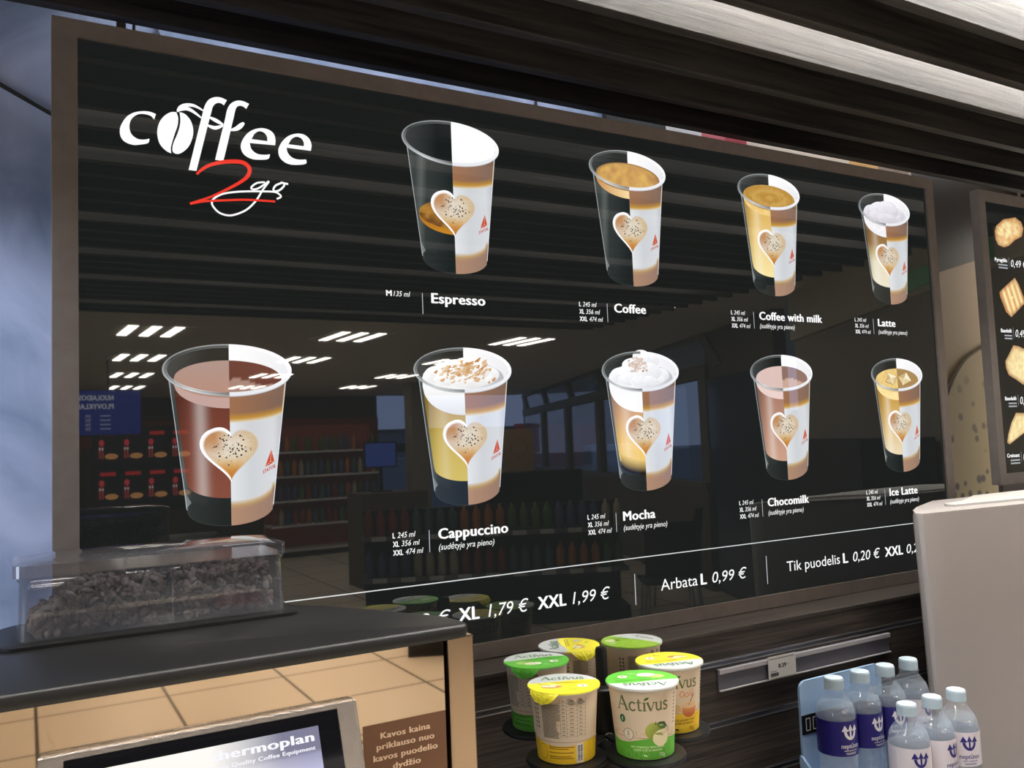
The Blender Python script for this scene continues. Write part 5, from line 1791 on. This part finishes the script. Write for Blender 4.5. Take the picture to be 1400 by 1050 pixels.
# information screen hanging from the ceiling, facing the counter
sc_ = thing('information_screen', 'blue information screen hanging above the shop floor', 'screen', (0.70, -8.80, 1.80))
g = G(); g.box(-0.32, 0.32, -0.04, -0.002, 0, 0.48)
g.build('casing', M['black'], sc_)
g = G(); g.tube([(0, -0.02, 0.48), (0, -0.02, 0.80)], 0.012)
g.build('hanger', M['black'], sc_)
P = Paint(lambda u, v, h: (-u, h, v))
P.rect(-0.31, 0.31, 0.01, 0.47, S(30, 50, 150), 1)
P.text('NUOLAIDOS', -0.05, 0.37, 0.055, S(235, 240, 250), 0.33, bold=True, layer=2)
P.text('PLOVYKLAI', -0.05, 0.28, 0.055, S(235, 240, 250), 0.33, bold=True, layer=2)
for q in range(4):
    P.rect(-0.02, 0.08, 0.20 - q * 0.045, 0.212 - q * 0.045, S(180, 190, 230), 2)
    P.text('5%', 0.17, 0.19 - q * 0.045, 0.032, S(230, 230, 245), layer=2)
P.build('picture', attr_mat('screen_picture', emit=2.2), sc_)

# sandwich board at the far wall
sb = thing('sandwich_menu_board', 'dark sandwich menu board with red drinks on the far side of the shop', 'menu board', (1.40, -12.1, 0.80))
g = G(); g.box(-0.66, 0.66, -0.04, 0, 0, 1.20)
g.build('panel', M['black'], sb)
far_print = attr_mat('far_board_print', emit=3.4)
for ix in range(4):
    for iy in range(2):
        P = Paint(lambda u, v, h: (-u, h, v))
        x, z_ = -0.62 + 0.32 * ix, 0.10 + 0.56 * iy
        P.rect(x, x + 0.29, z_, z_ + 0.50, (0.004, 0.003, 0.003), 1)
        P.rect(x + 0.02, x + 0.22, z_ + 0.42, z_ + 0.47, S(190, 40, 40), 2)
        P.disc(x + 0.20, z_ + 0.32, 0.035, 0.045, S(214, 60, 70), 2, 16)
        for d in (0.0, 0.035):
            P.rect(x + 0.175 + d, x + 0.20 + d, z_ + 0.10, z_ + 0.27, S(160, 60, 60), 3)
            P.rect(x + 0.178 + d, x + 0.197 + d, z_ + 0.22, z_ + 0.25, S(230, 220, 220), 4)
        P.disc(x + 0.075, z_ + 0.13, 0.085, 0.040, S(214, 150, 90), 2, 20)
        P.build('sandwich_picture', far_print, sb)

# wall shelving with bottles and packs
shelf = thing('shelf_unit', 'tall dark red back panel of the shelving on the far side of the shop', 'shelf', (3.9, -11.6, 0.0), radians(-2))
g = G(); g.box(-0.85, 0.85, -0.42, -0.38, 0.0, 1.95)
g.build('back_panel', M['dark_red'], shelf)
for z_ in (0.12, 0.48, 0.84, 1.20, 1.56):
    g = G(); g.box(-0.85, 0.85, -0.375, 0, -0.03, 0.0)
    o = g.build('shelf_board', M['white_plastic'], loc=(3.9, -11.6, z_))
    o.rotation_euler = (0, 0, radians(-2))
    tag(o, 'white shelf board of the far shelving, ' + {0.12: 'lowest one', 0.48: 'second from the floor', 0.84: 'middle one', 1.20: 'second from the top', 1.56: 'topmost one'}[z_], 'shelf board', 'boards of the far shelving')
packc = [pbr('pack_%s' % nme, c, 0.4) for nme, c in (('teal', S(70, 104, 110)), ('red', S(140, 60, 52)), ('cream', S(180, 168, 146)), ('blue', S(70, 80, 124)), ('green', S(76, 116, 46)), ('orange', S(186, 112, 52)))]
g = G(); g.lathe([(0.0001, 0), (0.035, 0), (0.036, 0.005), (0.036, 0.15), (0.030, 0.18), (0.013, 0.21), (0.013, 0.235), (0.0001, 0.236)], 14)
far_b = g.build('drink_bottle', packc[0], smooth=True)
r = random.Random(8)
kinds = {}
for mi, pm_ in enumerate(packc):
    me = far_b.data.copy()
    me.materials[0] = pm_
    kinds[mi] = me
bpy.data.objects.remove(far_b)
for z_ in (0.48, 0.84, 1.20, 1.56):
    for i in range(16):
        k = r.randrange(len(packc))
        o = bpy.data.objects.new('drink_bottle', kinds[k])
        col.objects.link(o)
        a = radians(-2)
        lx, ly = -0.78 + i * 0.104, -0.10
        o.location = (3.9 + lx * cos(a) - ly * sin(a), -11.6 + lx * sin(a) + ly * cos(a), z_)
        tag(o, 'coloured drink bottle on the far shelving of the shop', 'bottle', 'bottles on the far shelves')

gon = thing('gondola', 'low dark gondola shelf of coloured bottles in the middle of the shop', 'shelf', (3.45, -5.45, 0.0), radians(25))
g = G(); g.box(-1.15, 1.15, -0.39, 0.0, 0.0, 0.12)
g.build('base', M['black'], gon)
g = G(); g.box(-1.15, 1.15, -0.42, -0.39, 0.0, 1.0)
g.build('back_panel', M['black'], gon)
for z_ in (0.45, 0.80):
    g = G(); g.box(-1.15, 1.15, -0.385, 0.0, -0.03, 0.0)
    sbd = g.build('shelf_board', M['black'], loc=(3.45, -5.45, z_))
    sbd.rotation_euler = (0, 0, radians(25))
    tag(sbd, 'black shelf board of the low gondola, ' + ('upper one' if z_ > 0.6 else 'lower one'), 'shelf board', 'boards of the gondola')
    g = G(); g.box(-1.15, 1.15, 0.0, 0.006, -0.035, 0.005)
    for q in range(9):
        g.box(-1.05 + q * 0.24, -0.93 + q * 0.24, 0.006, 0.009, -0.035, 0.005, 1)
    g.build('price_strip', [M['rail'], M['white_plastic']], sbd)
a = radians(25)
for z_ in (0.45, 0.80):
    for i in range(22):
        k = (i // 4 * 5 + (1 if z_ > 0.6 else 3)) % len(packc)
        o = bpy.data.objects.new('drink_bottle', kinds[k])
        col.objects.link(o)
        lx, ly = -1.08 + i * 0.103, -0.08
        o.location = (3.45 + lx * cos(a) - ly * sin(a), -5.45 + lx * sin(a) + ly * cos(a), z_)
        tag(o, 'coloured drink bottle on the low gondola behind the viewer', 'bottle', 'bottles on the gondola')

# pillar, monitor, tan sign board
g = G(); g.box(5.35, 5.65, -12.0, -11.7, 0, 2.6)
tag(g.build('column', M['taupe']), None, None, kind='structure')
mo = thing('monitor', 'small till monitor with blue picture in the middle of the shop', 'monitor', (3.55, -8.4, 1.05))
g = G(); g.box(-0.10, 0.10, -0.10, 0.08, 0, 0.02); g.box(-0.02, 0.02, -0.02, 0.0, 0.02, 0.30); g.build('stand', M['black'], mo)
g = G(); g.box(-0.20, 0.20, -0.03, 0.0, 0.28, 0.58); g.build('casing', M['black'], mo)
g = G(); g.box(-0.185, 0.185, 0.0, 0.002, 0.295, 0.565); g.build('picture', pbr('monitor_blue', S(50, 70, 150), 0.3, emit=S(70, 100, 190), estr=1.5), mo)
g = G(); g.box(3.2, 4.0, -8.6, -8.1, 0, 1.05)
tag(g.build('till_counter', M['dark_wall']), 'dark till counter under the small blue monitor', 'counter')
tb_ = thing('sign_board', 'tan cardboard sign with rounded corners beside the windows', 'sign', (4.45, -6.72, 0.0), radians(10))
g = G(); g.prism([(-0.17, 0.0), (0.17, 0.0), (0.17, 1.66), (0.13, 1.70), (-0.13, 1.70), (-0.17, 1.66)], -0.02, 0.0, 0, fn=lambda x, z, y: (x, y, z))
g.build('board', pbr('tan_card', S(176, 142, 100), 0.7), tb_)
g = G(); g.box(-0.6, 0.5, 0.03, 0.35, 0.0, 1.26)
tag(g.build('planter_bench', M['black_matte'], loc=(4.45, -6.66, 0)), 'black high bench in front of the tan cardboard sign', 'bench')
P = Paint(lambda u, v, h: (-u, h + 0.0005, v))
P.ring(0, 1.50, 0.085, 0.085, 0.092, 0.092, 0, 2 * pi, S(96, 78, 52), 1, 32)
P.build('print', M['ink'], tb_)


def chair(x, y, rz, label):
    t = thing('chair', label, 'chair', (x, y, 0), radians(rz), 'chairs by the windows')
    g = G()
    for k in range(7):
        a0 = -0.02 + 0.013 * k
        g.box(-0.22, 0.22, -0.22 + 0.063 * k, -0.22 + 0.063 * (k + 1), 0.44 - 0.006 * sin(k), 0.46 - 0.006 * sin(k))
    g.build('seat', M['black'], t, bevel=0.006)
    g = G()
    g.add([(-0.21 + 0.42 * i / 6, 0.20 + 0.03 * cos((i - 3) * 0.5) + 0.05 * j / 5, 0.50 + 0.42 * j / 5) for j in range(6) for i in range(7)], [(j * 7 + i, j * 7 + i + 1, (j + 1) * 7 + i + 1, (j + 1) * 7 + i) for j in range(5) for i in range(6)])
    b = g.build('backrest', M['black'], t, smooth=True)
    so = b.modifiers.new('thick', 'SOLIDIFY'); so.thickness = 0.018
    for sx_ in (-1, 1):
        for sy_ in (-1, 1):
            g = G(); g.tube([(sx_ * 0.18, sy_ * 0.18, 0.44), (sx_ * 0.21, sy_ * 0.22, 0.0)], 0.011)
            g.build('leg', M['alu'], t)


chair(4.3, -4.2, 30, 'black chair with metal legs by the shop windows, left one')
chair(5.0, -5.0, -40, 'black chair with metal legs by the shop windows, right one')

# window front: runs away to the left of the mirrored view
FA, FB = Vector((8.86, -13.4, 0)), Vector((6.02, -5.55, 0))
fd = (FA - FB); FL = fd.length; fd.normalize()
fn_ = Vector((fd.y, -fd.x, 0)) * -1
if fn_.x < 0:
    fn_ = -fn_


def fpt(s, z_, o=0.0):
    p = FB + fd * s + fn_ * o
    return (p.x, p.y, z_)


def fbox(g, s0, s1, z0, z1, o0=-0.05, o1=0.05, m=0):
    vs_ = [fpt(s, z_, o) for z_ in (z0, z1) for o in (o0, o1) for s in (s0, s1)]
    g.add(vs_, [(0, 1, 3, 2), (4, 6, 7, 5), (0, 4, 5, 1), (2, 3, 7, 6), (0, 2, 6, 4), (1, 5, 7, 3)], m)


g = G(); fbox(g, -0.1, FL + 1.9, 0.0, 1.02, -0.08, 0.08)
tag(g.build('wall_right', M['dark_wall']), None, None, kind='structure')
g = G()
fbox(g, -0.1, FL + 1.9, 1.02, 1.08, -0.10, 0.08)
fbox(g, -0.1, FL + 1.9, 2.14, 2.28)
fbox(g, -0.1, FL + 1.9, 2.56, 2.66)
s = 0.0
while s < FL + 1.8:
    fbox(g, s - 0.10, s + 0.10, 1.05, 2.2)
    s += 2.05
s = -0.4
while s < FL + 1.6:       # leaning glazing bars of the upper lights
    g.add([fpt(s + d, z_, o) for z_, sh in ((2.24, 0.0), (2.60, 0.42)) for o in (-0.04, 0.04) for d in (sh - 0.10, sh + 0.10)], [(0, 1, 3, 2), (4, 6, 7, 5), (0, 4, 5, 1), (2, 3, 7, 6), (0, 2, 6, 4), (1, 5, 7, 3)])
    s += 2.05
wf = tag(g.build('window_1', M['mullion']), None, None, kind='structure')
g = G(); fbox(g, -0.1, FL + 1.9, 1.08, 2.56, -0.004, 0.004)
g.build('pane', M['glass'], wf)

# right hand partitions
g = G()
g.add([(6.02, -5.55, 0), (5.42, -4.05, 0), (5.42, -4.05, 2.6), (6.02, -5.55, 2.6), (6.12, -5.5, 0), (5.52, -4.0, 0), (5.52, -4.0, 2.6), (6.12, -5.5, 2.6)], [(0, 1, 2, 3), (7, 6, 5, 4), (0, 4, 5, 1), (3, 2, 6, 7), (0, 3, 7, 4), (1, 5, 6, 2)])
tag(g.build('wall_entrance', M['dark_wall']), None, None, kind='structure')
d1 = G()
d1.add([(5.99, -5.50, 0.05), (5.48, -4.22, 0.05), (5.48, -4.22, 2.12), (5.99, -5.50, 2.12), (5.965, -5.51, 0.05), (5.455, -4.23, 0.05), (5.455, -4.23, 2.12), (5.965, -5.51, 2.12)], [(0, 1, 2, 3), (7, 6, 5, 4), (0, 4, 5, 1), (3, 2, 6, 7), (0, 3, 7, 4), (1, 5, 6, 2)])
tag(d1.build('door_1', pbr('dusk_blue_door_glass', S(36, 46, 70), 0.1)), None, None, kind='structure')
g = G()
q0, q1 = Vector((5.01, -3.45, 0)), Vector((3.30, -0.44, 0))
nq = Vector((q1.y - q0.y, q0.x - q1.x, 0)).normalized() * 0.1
def wallq(g, a, b, z0, z1, off, th):
    n_ = nq.normalized()
    P4 = [a + n_ * off, b + n_ * off, b + n_ * (off + th), a + n_ * (off + th)]
    g.add([(p.x, p.y, z) for z in (z0, z1) for p in P4], [(3, 2, 1, 0), (4, 5, 6, 7), (0, 1, 5, 4), (1, 2, 6, 5), (2, 3, 7, 6), (3, 0, 4, 7)])
wallq(g, q0, q1, 0, 2.24, 0.0, 0.1)
tag(g.build('wall_partition', M['taupe']), None, None, kind='structure')
g = G(); wallq(g, q0, q1, 2.24, 2.60, -0.03, 0.14)
tag(g.build('trim_2', M['soffit']), None, None, kind='structure')
n_ = nq.normalized()
a = q0.lerp(q1, 0.55); b = q0.lerp(q1, 0.80)
g = G(); wallq(g, a, b, 2.27, 2.36, -0.055, 0.02)
es = g.build('exit_sign', M['green_sign'])
tag(es, 'green emergency exit sign high on the pale soffit behind the viewer', 'exit sign')
g = G(); wallq(g, q0.lerp(q1, 0.12), q0.lerp(q1, 0.62), 0.0, 1.50, -0.42, 0.38)
tag(g.build('cabinet', M['black_matte']), 'black waist high cabinet in front of the taupe partition', 'cabinet')

# outside: forecourt, town silhouette, red kiosk strip, white van
g = G(); g.box(-40, 120, -120, 40, -0.12, -0.03)
tag(g.build('ground', pbr('asphalt', S(84, 86, 92), 0.85)), None, None, kind='structure')
ox = Vector((20.0, -22.0, 0))
for k, (x, y, w, h, lab) in enumerate(((46, -66, 9, 9, 'tall grey apartment block far across the forecourt'), (90, -64, 46, 3.4, 'long low grey building far across the forecourt'), (56, -124, 60, 4, 'wide low grey building far across the forecourt'))):
    t = thing('apartment_building' if k == 0 else 'low_building', lab, 'building', (x, y, 0))
    g = G(); g.box(-w / 2, w / 2, -4, 4, 0, h)
    g.build('walls', pbr('far_walls_%d' % k, S(120, 122, 130), 0.8), t)
    g = G(); g.box(-w / 2 - 0.2, w / 2 + 0.2, -4.2, 4.2, h, h + 0.4)
    g.build('roof', pbr('far_roof_%d' % k, S(80, 80, 88), 0.8), t)
    for q in range(4):
        for l in range(int(h // 2.6)):
            g = G(); g.box(-w / 2 + w * (q + 0.3) / 4, -w / 2 + w * (q + 0.7) / 4, 4.0, 4.04, 1.0 + 2.5 * l, 2.2 + 2.5 * l)
            g.build('window', M['black'], t)
t = thing('red_kiosk', 'low red roadside sign wall across the forecourt', 'sign', (17.5, -26, 0), radians(-35))
g = G(); g.box(-4, 4, -0.15, 0.15, 0.6, 2.2); g.build('panel', pbr('red_sign', S(200, 40, 44), 0.5), t)
for x in (-3.5, 3.5):
    g = G(); g.box(x - 0.08, x + 0.08, -0.08, 0.08, -0.03, 0.6); g.build('post', M['black'], t)
van = thing('car', 'white estate car parked outside the shop windows', 'car', (13.2, -16.8, -0.03), radians(-60))
side = [(-2.1, 0.35), (2.05, 0.35), (2.1, 0.75), (1.25, 0.95), (0.55, 1.45), (-1.9, 1.48), (-2.1, 1.0)]
g = G(); g.prism([(x, z) for x, z in side], -0.85, 0.85, 0, fn=lambda x, z, y: (x, y, z))
g.build('body', pbr('white_car_paint', S(205, 208, 214), 0.25), van, bevel=0.06)
for sy_ in (-0.856, 0.856):
    g = G(); g.prism([(0.95, 0.98), (0.45, 1.38), (-1.75, 1.40), (-1.85, 1.0)], sy_ - 0.004, sy_ + 0.004, 0, fn=lambda x, z, y: (x, y, z))
    g.build('side_window', M['black'], van)
for x in (-1.35, 1.35):
    for sy_ in (-0.80, 0.80):
        g = G(); g.lathe([(0.0001, -0.1), (0.20, -0.1), (0.32, -0.1), (0.33, 0.0), (0.32, 0.1), (0.20, 0.1), (0.0001, 0.1)], 20)
        w_ = g.build('wheel', M['black'], van, smooth=True, autosmooth=40)
        w_.location = (x, sy_, 0.33); w_.rotation_euler = (pi / 2, 0, 0)
